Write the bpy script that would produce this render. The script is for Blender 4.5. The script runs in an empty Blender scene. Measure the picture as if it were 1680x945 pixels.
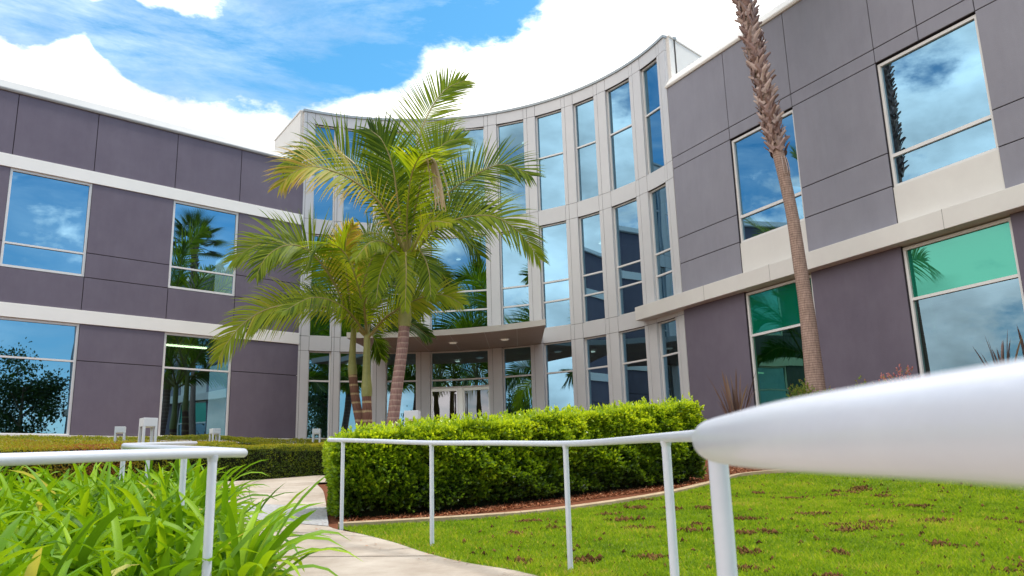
import bpy, math, random
import numpy as np
from mathutils import Matrix, Vector
rng = np.random.default_rng(7)
random.seed(7)
rad = math.radians
sc = bpy.context.scene
col = sc.collection

# ------------------------------------------------------------------ camera
PITCH, ROLL = rad(13.096), rad(-1.589)
fw = Vector((0, math.cos(PITCH), math.sin(PITCH)))
u0 = Vector((0, -math.sin(PITCH), math.cos(PITCH)))
x0 = Vector((1, 0, 0))
cx_ = x0*math.cos(ROLL)+u0*math.sin(ROLL)
cu_ = -x0*math.sin(ROLL)+u0*math.cos(ROLL)
cd = bpy.data.cameras.new('camera'); cam = bpy.data.objects.new('camera', cd); col.objects.link(cam)
m = Matrix.Identity(4)
for i in range(3):
    m[i][0] = cx_[i]; m[i][1] = cu_[i]; m[i][2] = -fw[i]
m.translation = (0, 0, .85)
cam.matrix_world = m
cd.sensor_width = 36; cd.lens = 29.15; cd.clip_start = .05; cd.clip_end = 2000
cd.dof.use_dof = True; cd.dof.focus_distance = 15; cd.dof.aperture_fstop = 9
sc.camera = cam

# ------------------------------------------------------------------ light, sky, exposure
SUN_EL, SUN_AZ = rad(62), rad(68)       # azimuth clockwise from +Y (view direction)
w = bpy.data.worlds.new('World'); sc.world = w; w.use_nodes = True
nt = w.node_tree; nt.nodes.clear()
def N(t, **k):
    n = nt.nodes.new(t)
    for a, b in k.items(): setattr(n, a, b)
    return n
out = N('ShaderNodeOutputWorld'); bg = N('ShaderNodeBackground'); nt.links.new(bg.outputs[0], out.inputs[0])
sky = N('ShaderNodeTexSky'); sky.sky_type = 'NISHITA'; sky.sun_disc = False
sky.sun_elevation = SUN_EL; sky.sun_rotation = SUN_AZ
sky.air_density = 1.0; sky.dust_density = .6; sky.ozone_density = 2.2
hs = N('ShaderNodeHueSaturation'); hs.inputs['Saturation'].default_value = 1.32; hs.inputs['Value'].default_value = .80; hs.inputs['Hue'].default_value = .482
nt.links.new(sky.outputs[0], hs.inputs['Color'])
tc = N('ShaderNodeTexCoord')
def M(op, a, b=None, clamp=False):
    n = N('ShaderNodeMath', operation=op); n.use_clamp = clamp
    for i, v in enumerate((a, b)):
        if v is None: continue
        if isinstance(v, (int, float)): n.inputs[i].default_value = v
        else: nt.links.new(v, n.inputs[i])
    return n.outputs[0]
def noise(scale, det, rough, src, dist=0):
    n = N('ShaderNodeTexNoise'); n.inputs['Scale'].default_value = scale; n.inputs['Detail'].default_value = det
    n.inputs['Roughness'].default_value = rough; n.inputs['Distortion'].default_value = dist
    nt.links.new(src, n.inputs['Vector']); return n.outputs['Fac']
mp = N('ShaderNodeMapping'); mp.inputs['Scale'].default_value = (1, 1, 1.9); mp.inputs['Location'].default_value = (3.1, .4, 1.7)
nt.links.new(tc.outputs['Generated'], mp.inputs['Vector'])
n1 = noise(2.6, 9, .62, mp.outputs[0], .25)
n2 = noise(9.0, 8, .6, mp.outputs[0])
# banks of cloud, each a direction in the sky: x, y, z, angular radius in degrees, weight
BLOBS = [
 (-0.416,0.773,0.479,1.6,-0.55),
 (-0.384,0.795,0.470,1.8,-0.45),
 (-0.456,0.753,0.475,1.4,-0.35),
 (-0.407,0.801,0.439,1.6,-0.25),
 (-0.340,0.782,0.522,2.0,0.35),
 (-0.410,0.789,0.457,1.6,-0.50),
 (-0.471,0.747,0.469,1.6,-0.50),
 (-0.377,0.813,0.444,1.6,-0.35),
 (-0.412,0.778,0.475,1.2,-0.30),
 (0.023,0.853,0.522,1.8,-0.35),
 (-0.334,0.828,0.451,1.6,-0.30),
 (-0.201,0.862,0.465,1.6,-0.30),
 (-0.161,0.868,0.470,1.2,-0.20),
 (0.160,0.834,0.529,2.0,-0.20),
 (-.3,-.85,.35,30,.30), (-.7,-.5,.6,22,.34), (.85,-.48,.35,32,-.30), (.1,-.2,.97,30,.40), (-.84,.43,.38,11,-.75), (-.93,.145,.41,6,-.7), (-.97,-.05,.45,10,.55), (-.93,.2,.22,9,.5), (-.9,-.25,.28,11,.45), (-.84,-.44,.31,12,.4), (-.9,0,.7,16,.35),  # out of view: mirrored cloud and blue, plus cloud added to light walls and tops
 (-0.499,0.765,0.409,4.9,0.50),
 (-0.458,0.776,0.434,2.9,0.40),
 (-0.439,0.806,0.397,3.7,0.40),
 (-0.386,0.834,0.394,3.3,0.40),
 (-0.327,0.853,0.408,2.9,0.40),
 (-0.278,0.873,0.401,2.9,0.40),
 (-0.226,0.883,0.412,2.3,0.35),
 (-0.164,0.889,0.428,2.5,0.40),
 (-0.107,0.889,0.445,2.9,0.40),
 (-0.060,0.879,0.473,2.5,0.35),
 (0.000,0.883,0.470,3.3,0.45),
 (0.085,0.868,0.490,4.9,0.55),
 (0.174,0.849,0.499,6.1,0.60),
 (0.288,0.807,0.515,7.0,0.60),
 (-0.353,0.784,0.511,3.1,0.50),
 (-0.402,0.764,0.505,2.3,0.40),
 (-0.283,0.807,0.518,1.6,0.30),
 (-0.479,0.742,0.469,1.8,-0.50),
 (-0.302,0.830,0.469,4.1,-0.60),
 (-0.211,0.842,0.496,4.9,-0.60),
 (-0.102,0.848,0.519,4.5,-0.60),
 (-0.385,0.798,0.465,2.0,-0.40),
 (-0.228,0.860,0.457,2.5,-0.35),
 (-0.019,0.847,0.531,2.9,-0.45),
 (-0.147,0.867,0.477,2.0,-0.30),
]
tot = M('MULTIPLY', M('SUBTRACT', n1, .5), 2.3)
tot = M('ADD', tot, M('MULTIPLY', M('SUBTRACT', n2, .5), 1.5))
tot = M('ADD', tot, M('MULTIPLY', M('SUBTRACT', noise(24, 7, .62, mp.outputs[0]), .5), .85))
tot = M('ADD', tot, -.02)
for bx, by, bz, r, wt in BLOBS:
    v = Vector((bx, by, bz)).normalized()
    d = N('ShaderNodeVectorMath', operation='DOT_PRODUCT'); d.inputs[1].default_value = v
    nt.links.new(tc.outputs['Generated'], d.inputs[0])
    mr = N('ShaderNodeMapRange', interpolation_type='SMOOTHSTEP')
    mr.inputs['From Min'].default_value = math.cos(rad(r*1.75)); mr.inputs['From Max'].default_value = math.cos(rad(r*.3))
    mr.inputs['To Max'].default_value = wt
    nt.links.new(d.outputs['Value'], mr.inputs['Value'])
    tot = M('ADD', tot, mr.outputs[0])
cm = N('ShaderNodeMapRange', interpolation_type='SMOOTHSTEP'); cm.inputs['From Min'].default_value = -.12; cm.inputs['From Max'].default_value = .50
nt.links.new(tot, cm.inputs['Value'])
# cloud brightness: body white, thin greyer hollows
cb = N('ShaderNodeMapRange'); cb.inputs['From Min'].default_value = .35; cb.inputs['From Max'].default_value = .66
cb.inputs['To Min'].default_value = .40; cb.inputs['To Max'].default_value = 1.15
nt.links.new(noise(5.0, 6, .55, mp.outputs[0]), cb.inputs['Value'])
cc = N('ShaderNodeVectorMath', operation='SCALE'); cc.inputs[0].default_value = (9.3, 9.15, 8.95)
nt.links.new(cb.outputs[0], cc.inputs['Scale'])
mpv = N('ShaderNodeMapping'); mpv.inputs['Scale'].default_value = (1.2, 1.2, 4.5); mpv.inputs['Rotation'].default_value = (.3, .5, .2); nt.links.new(tc.outputs['Generated'], mpv.inputs['Vector'])
veil = M('MULTIPLY', M('SUBTRACT', noise(2.2, 10, .68, mpv.outputs[0], .4), .42, True), 1.15, True)
cmask = M('MAXIMUM', cm.outputs[0], veil)
mx = N('ShaderNodeMix', data_type='RGBA')
nt.links.new(cmask, mx.inputs['Factor']); nt.links.new(hs.outputs[0], mx.inputs['A']); nt.links.new(cc.outputs[0], mx.inputs['B'])
nt.links.new(mx.outputs['Result'], bg.inputs['Color']); bg.inputs['Strength'].default_value = .15

sl = bpy.data.lights.new('sun', 'SUN'); sl.energy = 2.0; sl.angle = rad(9); sl.color = (1, .95, .87)
so = bpy.data.objects.new('sun', sl); col.objects.link(so)
sd = Vector((math.sin(SUN_AZ)*math.cos(SUN_EL), math.cos(SUN_AZ)*math.cos(SUN_EL), math.sin(SUN_EL)))
so.rotation_euler = sd.to_track_quat('Z', 'Y').to_euler(); so.location = sd*60
vs = sc.view_settings; vs.view_transform = 'Standard'; vs.look = 'None'; vs.gamma = 1; vs.exposure = 0.98; vs.use_curve_mapping = False
sc.render.engine = 'CYCLES'
sc.cycles.max_bounces = 8; sc.cycles.transparent_max_bounces = 12; sc.cycles.sample_clamp_indirect = 6

# ------------------------------------------------------------------ materials
def mat(name, color, rough=.6, spec=.4, metal=0, var=None, vscale=3, bump=0, bscale=60, emit=None, vdet=4, coat=0):
    mt = bpy.data.materials.new(name); mt.use_nodes = True; t = mt.node_tree; b = t.nodes['Principled BSDF']
    b.inputs['Base Color'].default_value = (*color, 1); b.inputs['Roughness'].default_value = rough
    b.inputs['Specular IOR Level'].default_value = spec; b.inputs['Metallic'].default_value = metal
    b.inputs['Coat Weight'].default_value = coat
    tcn = t.nodes.new('ShaderNodeTexCoord')
    if var:
        n = t.nodes.new('ShaderNodeTexNoise'); n.inputs['Scale'].default_value = vscale; n.inputs['Detail'].default_value = vdet; n.inputs['Roughness'].default_value = .65
        r = t.nodes.new('ShaderNodeValToRGB'); r.color_ramp.elements[0].position = .3; r.color_ramp.elements[1].position = .7
        r.color_ramp.elements[0].color = (*color, 1); r.color_ramp.elements[1].color = (*var, 1)
        t.links.new(tcn.outputs['Object'], n.inputs['Vector']); t.links.new(n.outputs['Fac'], r.inputs[0]); t.links.new(r.outputs[0], b.inputs['Base Color'])
    if bump:
        n = t.nodes.new('ShaderNodeTexNoise'); n.inputs['Scale'].default_value = bscale; n.inputs['Detail'].default_value = 5
        bp = t.nodes.new('ShaderNodeBump'); bp.inputs['Strength'].default_value = bump; bp.inputs['Distance'].default_value = .01
        t.links.new(tcn.outputs['Object'], n.inputs['Vector']); t.links.new(n.outputs['Fac'], bp.inputs['Height']); t.links.new(bp.outputs[0], b.inputs['Normal'])
    if emit:
        b.inputs['Emission Color'].default_value = (*emit[0], 1); b.inputs['Emission Strength'].default_value = emit[1]
    return mt

def leafmat(name, stops, trans=.45, rough=.45, spec=.4, tboost=1.6, back=None):
    """foliage: colour by the mesh attribute 'tone' (0..1), plus translucency"""
    mt = bpy.data.materials.new(name); mt.use_nodes = True; t = mt.node_tree; b = t.nodes['Principled BSDF']; o = t.nodes['Material Output']
    b.inputs['Roughness'].default_value = rough; b.inputs['Specular IOR Level'].default_value = spec
    a = t.nodes.new('ShaderNodeAttribute'); a.attribute_name = 'tone'
    r = t.nodes.new('ShaderNodeValToRGB'); e = r.color_ramp.elements
    e[0].position, e[0].color = stops[0][0], (*stops[0][1], 1); e[1].position, e[1].color = stops[-1][0], (*stops[-1][1], 1)
    for p, c in stops[1:-1]:
        k = e.new(p); k.color = (*c, 1)
    t.links.new(a.outputs['Fac'], r.inputs[0]); t.links.new(r.outputs[0], b.inputs['Base Color'])
    tr = t.nodes.new('ShaderNodeBsdfTranslucent')
    g = t.nodes.new('ShaderNodeMix'); g.data_type = 'RGBA'; g.blend_type = 'MULTIPLY'; g.inputs['Factor'].default_value = 1
    g.inputs['B'].default_value = (tboost*1.15, tboost, tboost*.45, 1)
    t.links.new(r.outputs[0], g.inputs['A']); t.links.new(g.outputs['Result'], tr.inputs['Color'])
    ms = t.nodes.new('ShaderNodeMixShader'); ms.inputs[0].default_value = trans
    t.links.new(b.outputs[0], ms.inputs[1]); t.links.new(tr.outputs[0], ms.inputs[2]); t.links.new(ms.outputs[0], o.inputs['Surface'])
    return mt

def glassmat(name, refl, glos, trans, wav=.002, solid=False):
    mt = bpy.data.materials.new(name); mt.use_nodes = True; t = mt.node_tree; t.nodes.remove(t.nodes['Principled BSDF']); o = t.nodes['Material Output']
    gl = t.nodes.new('ShaderNodeBsdfGlossy'); gl.inputs['Roughness'].default_value = .0; gl.inputs['Color'].default_value = (*glos, 1)
    tr = t.nodes.new('ShaderNodeBsdfTransparent'); tr.inputs['Color'].default_value = (*trans, 1)
    if solid: tr = t.nodes.new('ShaderNodeBsdfDiffuse'); tr.inputs['Color'].default_value = (*trans, 1)
    ms = t.nodes.new('ShaderNodeMixShader')
    lw = t.nodes.new('ShaderNodeLayerWeight'); lw.inputs['Blend'].default_value = .35
    mr = t.nodes.new('ShaderNodeMapRange'); mr.inputs['To Min'].default_value = refl; mr.inputs['To Max'].default_value = .97
    t.links.new(lw.outputs['Fresnel'], mr.inputs['Value']); t.links.new(mr.outputs[0], ms.inputs[0])
    tcn = t.nodes.new('ShaderNodeTexCoord'); n = t.nodes.new('ShaderNodeTexNoise'); n.inputs['Scale'].default_value = .55; n.inputs['Detail'].default_value = 1
    bp = t.nodes.new('ShaderNodeBump'); bp.inputs['Strength'].default_value = .5; bp.inputs['Distance'].default_value = wav*4
    t.links.new(tcn.outputs['Object'], n.inputs['Vector']); t.links.new(n.outputs['Fac'], bp.inputs['Height']); t.links.new(bp.outputs[0], gl.inputs['Normal'])
    t.links.new(tr.outputs[0], ms.inputs[1]); t.links.new(gl.outputs[0], ms.inputs[2]); t.links.new(ms.outputs[0], o.inputs['Surface'])
    return mt

def stucco(name, c1, c2):
    """painted stucco: broad mottling, faint vertical rain streaks, fine trowel bump"""
    mt = mat(name, c1, .85, .2, var=c2, vscale=1.1, bump=.5, bscale=70, vdet=9); t = mt.node_tree; b = t.nodes['Principled BSDF']
    src = b.inputs['Base Color'].links[0].from_socket
    tcn = t.nodes.new('ShaderNodeTexCoord'); mp_ = t.nodes.new('ShaderNodeMapping'); mp_.inputs['Scale'].default_value = (1.6, 1.6, .30); t.links.new(tcn.outputs['Object'], mp_.inputs[0])
    n = t.nodes.new('ShaderNodeTexNoise'); n.inputs['Scale'].default_value = 2.6; n.inputs['Detail'].default_value = 7; n.inputs['Roughness'].default_value = .7; t.links.new(mp_.outputs[0], n.inputs['Vector'])
    r = t.nodes.new('ShaderNodeValToRGB'); r.color_ramp.elements[0].position = .32; r.color_ramp.elements[0].color = (.95, .947, .943, 1); r.color_ramp.elements[1].position = .62; r.color_ramp.elements[1].color = (1.01, 1.01, 1.01, 1); t.links.new(n.outputs['Fac'], r.inputs[0])
    m_ = t.nodes.new('ShaderNodeMix'); m_.data_type = 'RGBA'; m_.blend_type = 'MULTIPLY'; m_.inputs['Factor'].default_value = 1; t.links.new(src, m_.inputs['A']); t.links.new(r.outputs[0], m_.inputs['B']); t.links.new(m_.outputs['Result'], b.inputs['Base Color'])
    return mt
STUCCO = stucco('stucco_purple_grey', (.146,.124,.160), (.170,.147,.184))
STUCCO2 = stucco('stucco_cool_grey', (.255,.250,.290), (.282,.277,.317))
JOINT = mat('joint_dark', (.035,.03,.035), .9, .1)
CREAM = mat('cream_panel', (.66,.63,.59), .6, .3, var=(.71,.685,.64), vscale=1.1, bump=.1, bscale=70)
WHITE = mat('white_band', (.83,.80,.75), .55, .3, var=(.87,.84,.79), vscale=.9, bump=.1, bscale=70)
CLAD = mat('aluminium_panel', (.58,.57,.57), .42, .4, var=(.62,.61,.61), vscale=.7)
PGREY = mat('parapet_grey', (.38,.385,.38), .5, .3, var=(.43,.435,.43), vscale=.8)  # even grey, darker than the white of the right parapet
CLADJ = mat('panel_gap', (.10,.09,.085), .8, .1)
COPING = mat('coping_metal', (.36,.40,.42), .4, .5)
FRAME = mat('window_frame_paint', (.72,.70,.68), .4, .4)
SOFFIT = mat('soffit_taupe', (.44,.35,.29), .5, .4, var=(.48,.39,.33), vscale=1)
ROOFM = mat('roof_gravel', (.38,.36,.34), .9, .1, var=(.30,.29,.27), vscale=20)
INT = mat('interior_wall', (.20,.20,.19), .8, .2); INTC = mat('interior_ceiling', (.42,.42,.40), .8, .2); INTF = mat('interior_carpet', (.07,.065,.06), .95, .1)
BLIND = mat('curtain_fabric', (.14,.17,.15), .8, .2)
GLASS = glassmat('blue_reflective_glass', .50, (.33,.58,.76), (.16,.26,.28))
GGLASS = glassmat('green_glass', .36, (.30,.46,.56), (.12,.46,.26), .002)
GGLASS1 = glassmat('deep_green_glass', .34, (.20,.48,.36), (.03,.42,.20), .002)
GTOP = glassmat('green_upper_glass', .40, (.10,.34,.27), (.0,.17,.10), .002, solid=True)
DOORG = glassmat('door_glass', .42, (.36,.35,.37), (.30,.27,.26))
STEEL = mat('brushed_steel', (.6,.58,.56), .3, .5, metal=1)
LAMP = mat('lamp_lens', (.9,.86,.75), .5, .3, emit=((1,.9,.7), .08))
STRIP = mat('office_light', (.9,.9,.6), .5, .3, emit=((1,.92,.5), 7))
DOT = mat('lobby_light', (.9,.9,.8), .5, .3, emit=((1,.93,.8), 1.6))
RAILP = mat('white_rail_paint', (.56,.575,.64), .38, .45, var=(.60,.615,.67), vscale=14, bump=.06, bscale=160, coat=.15)
BOLL = mat('grey_lamp_paint', (.58,.60,.62), .45, .4)
PATHM = mat('concrete_path', (.27,.215,.165), .85, .2, var=(.50,.44,.37), vscale=1.2, bump=.4, bscale=130, vdet=9)
AGG = mat('aggregate_band', (.20,.20,.20), .9, .2, var=(.46,.45,.44), vscale=26, bump=.6, bscale=90, vdet=8)
PJOINT = mat('path_joint', (.17,.14,.115), .9, .1)
CURBM = mat('mow_curb', (.30,.22,.135), .85, .2, var=(.44,.34,.22), vscale=6, bump=.3)
SOIL = mat('mulch_soil', (.11,.038,.020), .95, .1, var=(.21,.078,.038), vscale=22, bump=1, bscale=60, vdet=8)
CHIP = leafmat('bark_chips', spec=.1, rough=.8, stops= [(0,(.13,.04,.018)),(.6,(.34,.115,.05)),(1,(.50,.27,.15))], trans=.0)
LAWNM = mat('lawn_turf', (.09,.155,.014), .95, .1, var=(.15,.19,.025), vscale=9, bump=.8, bscale=80, vdet=9)
GRASS = leafmat('grass_blades', [(0,(.08,.16,.01)),(.45,(.20,.33,.015)),(.8,(.31,.43,.03)),(1,(.46,.40,.10))], trans=.45, tboost=1.5, spec=.2)
CLOD = leafmat('soil_clods', spec=.03, rough=.9, stops= [(0,(.04,.020,.007)),(1,(.15,.078,.028))], trans=0)
FROND = leafmat('palm_leaflets', [(0,(.018,.050,.006)),(.3,(.060,.120,.008)),(.55,(.21,.29,.012)),(.75,(.30,.33,.022)),(1,(.48,.35,.09))], trans=.48, tboost=1.9, rough=.5, spec=.2)
RACHIS = leafmat('palm_rachis', [(0,(.14,.16,.035)),(1,(.42,.33,.13))], trans=.1)
FANL = leafmat('fan_leaves', [(0,(.03,.06,.012)),(1,(.10,.14,.03))], trans=.35)
HEDGE = leafmat('hedge_leaves', [(0,(.018,.040,.008)),(.3,(.075,.15,.012)),(.6,(.19,.32,.012)),(1,(.50,.62,.03))], trans=.42, tboost=1.5, rough=.35)
SHEAR = leafmat('sheared_leaves', [(0,(.022,.042,.006)),(.35,(.075,.13,.012)),(.6,(.33,.37,.015)),(.78,(.42,.34,.03)),(.92,(.30,.09,.03)),(1,(.36,.13,.07))], trans=.35, tboost=1.4)
CORE = mat('hedge_inner', (.016,.018,.008), .95, .05)  # near-black core: shade inside the hedges put into colour
AGA = leafmat('strap_leaves', [(0,(.035,.10,.005)),(.4,(.125,.27,.007)),(.93,(.30,.46,.012)),(1,(.46,.44,.12))], trans=.34, tboost=1.6, rough=.5, spec=.22)
FLAX = leafmat('flax_leaves', [(0,(.06,.035,.03)),(.5,(.16,.10,.085)),(1,(.30,.23,.18))], trans=.2)
SHRUB = leafmat('shrub_leaves', [(0,(.03,.07,.01)),(.5,(.12,.22,.02)),(.75,(.26,.32,.05)),(.85,(.36,.10,.12)),(1,(.55,.25,.28))], trans=.35)
TREEL = leafmat('tree_leaves', [(0,(.015,.04,.008)),(1,(.05,.10,.016))], trans=.3)
BARK = mat('tree_bark', (.12,.08,.055), .9, .1, var=(.2,.14,.1), vscale=8, bump=.8, bscale=30)

# ------------------------------------------------------------------ helpers
def tag(o, label=None, cat=None, group=None, kind=None):
    for k, v in (('label', label), ('category', cat), ('group', group), ('kind', kind)):
        if v: o[k] = v
    return o
def empty(name, loc, **k):
    o = bpy.data.objects.new(name, None); col.objects.link(o); o.location = loc; o.empty_display_size = .2
    bpy.context.view_layer.update()
    return tag(o, **k)
def mk(name, verts, faces, mats, parent=None, mi=None, tone=None, smooth=False):
    """one mesh object; verts are world coordinates; faces: Nx4 / Nx3 array or list of tuples"""
    verts = np.asarray(verts, dtype=np.float32).reshape(-1, 3)
    me = bpy.data.meshes.new(name)
    if parent is not None: verts = verts-np.array(parent.matrix_world.translation, dtype=np.float32)
    if isinstance(faces, np.ndarray):
        k = faces.shape[1]; nf = len(faces)
        me.vertices.add(len(verts)); me.vertices.foreach_set('co', verts.ravel())
        me.loops.add(nf*k); me.loops.foreach_set('vertex_index', faces.astype(np.int32).ravel())
        me.polygons.add(nf); me.polygons.foreach_set('loop_start', np.arange(0, nf*k, k, dtype=np.int32))
        me.polygons.foreach_set('loop_total', np.full(nf, k, dtype=np.int32))
    else:
        me.from_pydata(verts.tolist(), [], faces); nf = len(faces)
    for x in (mats if isinstance(mats, (list, tuple)) else [mats]): me.materials.append(x)
    if mi is not None: me.polygons.foreach_set('material_index', np.asarray(mi, dtype=np.int32))
    if tone is not None:
        a = me.attributes.new('tone', 'FLOAT', 'POINT'); a.data.foreach_set('value', np.asarray(tone, dtype=np.float32))
    if smooth: me.polygons.foreach_set('use_smooth', np.ones(nf, dtype=bool))
    me.update(calc_edges=True); me.validate()
    o = bpy.data.objects.new(name, me); col.objects.link(o)
    if parent is not None: o.parent = parent
    return o

class MB:
    def __init__(s): s.v = []; s.f = []; s.m = []
    def add(s, vs, fs, m=0):
        k = len(s.v); s.v += [tuple(a) for a in vs]; s.f += [tuple(i+k for i in f) for f in fs]; s.m += [m]*len(fs)
    def box(s, F, a0, a1, b0, b1, c0, c1, m=0, seg=1, bev=0):
        """box in a frame F(a, out, z): a along the wall, b outwards, c height"""
        ring = []
        for i in range(seg+1):
            a = a0+(a1-a0)*i/seg
            ring += [F(a, b0, c0), F(a, b1, c0), F(a, b1, c1), F(a, b0, c1)]
        fs = []
        for i in range(seg):
            o = i*4
            for j in range(4): fs.append((o+j, o+4+j, o+4+(j+1) % 4, o+(j+1) % 4))
        fs.append((0, 1, 2, 3)); fs.append((seg*4+3, seg*4+2, seg*4+1, seg*4))
        s.add(ring, fs, m)
    def tube(s, pts, rads, n=12, m=0, caps=True):
        pts = [Vector(p) for p in pts]
        if not isinstance(rads, (list, tuple, np.ndarray)): rads = [rads]*len(pts)
        t = (pts[1]-pts[0]).normalized(); ref = Vector((0, 0, 1)) if abs(t.z) < .9 else Vector((1, 0, 0))
        nrm = (ref-t*ref.dot(t)).normalized(); vs = []
        for i, p in enumerate(pts):
            t = (pts[min(i+1, len(pts)-1)]-pts[max(i-1, 0)]).normalized()
            nrm = (nrm-t*nrm.dot(t)).normalized(); b = t.cross(nrm)
            for k in range(n):
                a = 2*math.pi*k/n; vs.append(p+(nrm*math.cos(a)+b*math.sin(a))*rads[i])
        fs = [(i*n+k, i*n+(k+1) % n, (i+1)*n+(k+1) % n, (i+1)*n+k) for i in range(len(pts)-1) for k in range(n)]
        if caps: fs += [tuple(range(n-1, -1, -1)), tuple((len(pts)-1)*n+k for k in range(n))]
        s.add(vs, fs, m)
    def build(s, name, mats, parent=None, smooth=False, bevel=0, **k):
        o = mk(name, s.v, s.f, mats, parent, mi=s.m, smooth=smooth)
        if bevel:
            b = o.modifiers.new('bevel', 'BEVEL'); b.width = bevel; b.segments = 2; b.limit_method = 'ANGLE'; b.angle_limit = rad(40)
        if smooth: 
            try: o.data.set_sharp_from_angle(angle=rad(50))
            except Exception: pass
        return tag(o, **k)

def crom(P, n):
    """smooth curve through the points P, n samples"""
    P = np.asarray(P, float); k = len(P)
    Q = np.vstack([2*P[0]-P[1], P, 2*P[-1]-P[-2]]); out_ = []
    for t in np.linspace(0, k-1, n):
        i = min(int(t), k-2); u = t-i; a, b, c, d = Q[i], Q[i+1], Q[i+2], Q[i+3]
        out_.append(.5*((2*b)+(-a+c)*u+(2*a-5*b+4*c-d)*u*u+(-a+3*b-3*c+d)*u**3))
    return np.array(out_)

# ------------------------------------------------------------------ terrain
AZL, AZR = rad(47.83), rad(-28.53)
PL = np.array([-8.44, 32.0]); DL = np.array([math.sin(AZL), math.cos(AZL)]); NL = np.array([math.cos(AZL), -math.sin(AZL)])
PR = np.array([5.64, 26.85]); DR = np.array([-math.sin(AZR), -math.cos(AZR)]); NR = np.array([-math.cos(AZR), math.sin(AZR)])
CC = np.array([-3.6, 23.445]); CR = 9.846
TY = [-8, 0, 3, 4.15, 6.1, 7.56, 8.84, 11.6, 14, 17, 22, 60]; TZ = [-.35, -.04, .07, .12, .2, .3, .40, .58, .76, .92, 1.15, 2.2]
def G(x, y):
    x = np.asarray(x, float); y = np.asarray(y, float)
    b = np.interp(y, TY, TZ)
    d = np.minimum((x-PL[0])*NL[0]+(y-PL[1])*NL[1], (x-PR[0])*NR[0]+(y-PR[1])*NR[1])
    dc = CR-np.hypot(x-CC[0], y-CC[1])
    d = np.where(y > 23, np.minimum(d, dc), d)
    t = np.clip((9-d)/6.5, 0, 1); t = t*t*(3-2*t)
    top = 2.26+.26*np.exp(-((x+1.3)/3.0)**4)
    return b+(top-b)*t
def gz(x, y): return float(G(x, y))

def loft(name, A, B, n, mcross, dz, mats, **k):
    """sheet between two polylines draped on the terrain"""
    A = crom([(*p, 0) for p in A], n)[:, :2]; B = crom([(*p, 0) for p in B], n)[:, :2]
    V = []
    for i in range(n):
        for j in range(mcross+1):
            p = A[i]+(B[i]-A[i])*j/mcross; V.append((p[0], p[1], gz(*p)+dz))
    W = mcross+1
    F = np.array([(i*W+j, (i+1)*W+j, (i+1)*W+j+1, i*W+j+1) for i in range(n-1) for j in range(mcross)])
    return tag(mk(name, V, F, mats, smooth=True), **k), A, B

xs = np.unique(np.concatenate([np.linspace(-400, -40, 12), np.arange(-40, -14, 1.5), np.arange(-14, 16, .3), np.arange(16, 40, 1.5), np.linspace(40, 400, 12)]))
ys = np.unique(np.concatenate([np.linspace(-400, -30, 12), np.arange(-30, -4, 1.5), np.arange(-4, 34, .3), np.arange(34, 60, 2), np.linspace(60, 400, 10)]))
XX, YY = np.meshgrid(xs, ys); ZZ = G(XX, YY)-.035; nx, ny = len(xs), len(ys)
I, J = np.meshgrid(np.arange(nx-1), np.arange(ny-1)); q = (J*nx+I).ravel()
tag(mk('ground', np.stack([XX.ravel(), YY.ravel(), ZZ.ravel()], 1), np.stack([q, q+1, q+1+nx, q+nx], 1), SOIL, smooth=True), kind='structure')

PR_EDGE = [(.75,-6),(.68,-2),(.62,1),(.58,3.6),(.40,5.2),(.07,6.11),(-.43,6.69),(-.77,7.2),(-1.11,7.82),(-1.49,8.39),(-1.95,9.01),(-2.15,9.7),(-2.72,12.1),(-3.27,14.3),(-4.1,17.3),(-4.9,21.2)]
PL_EDGE = [(-2.6,-6),(-2.4,-2),(-2.0,1),(-1.35,3.2),(-1.15,4.6),(-1.55,5.6),(-2.1,6.6),(-2.6,7.6),(-3.0,8.6),(-3.5,9.6),(-4.3,10.8),(-5.4,12.4),(-6.5,14.2),(-7.4,15.8),(-7.8,17.0),(-7.9,18.0)]
path, PA, PB = loft('path', PL_EDGE, PR_EDGE, 220, 12, .012, PATHM, kind='structure')
# joints cut across the path and the grey aggregate band
def cross_strip(name, i, wd, mats, dz, **k):
    V = []; n = 16
    for j in range(n+1):
        p = PA[i]+(PB[i]-PA[i])*j/n; q2 = PA[min(i+1, 219)]+(PB[min(i+1, 219)]-PA[min(i+1, 219)])*j/n
        d = q2-p; d = d/np.hypot(*d)
        for s in (0, wd): r = p+d*s; V.append((r[0], r[1], gz(*r)+dz))
    return V, [(2*j, 2*j+1, 2*j+3, 2*j+2) for j in range(n)]
jb = MB()
def idx_at(y, side=PB): return int(np.argmin(abs(side[:, 1]-y)))
for y in (2.2, 3.9, 5.5, 7.0, 8.2, 13.6, 15.2, 16.8, 18.5, 20.0):
    v, f = cross_strip('j', idx_at(y), .022, PJOINT, .016); jb.add(v, f)
for t0 in (.33, .66):
    for a in range(150, 216):
        pa = [PA[i]+(PB[i]-PA[i])*t0 for i in (a, a+1)]; d = PB[a]-PA[a]; d = d/np.hypot(*d)*.014
        jb.add([(pa[0][0], pa[0][1], gz(*pa[0])+.016), (pa[1][0], pa[1][1], gz(*pa[1])+.016), (pa[1][0]+d[0], pa[1][1]+d[1], gz(*pa[1])+.016), (pa[0][0]+d[0], pa[0][1]+d[1], gz(*pa[0])+.016)], [(0, 1, 2, 3)])
jb.build('path_joints', PJOINT, kind='structure')
ab = MB(); i0, i1 = idx_at(9.15), idx_at(11.3)
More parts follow.
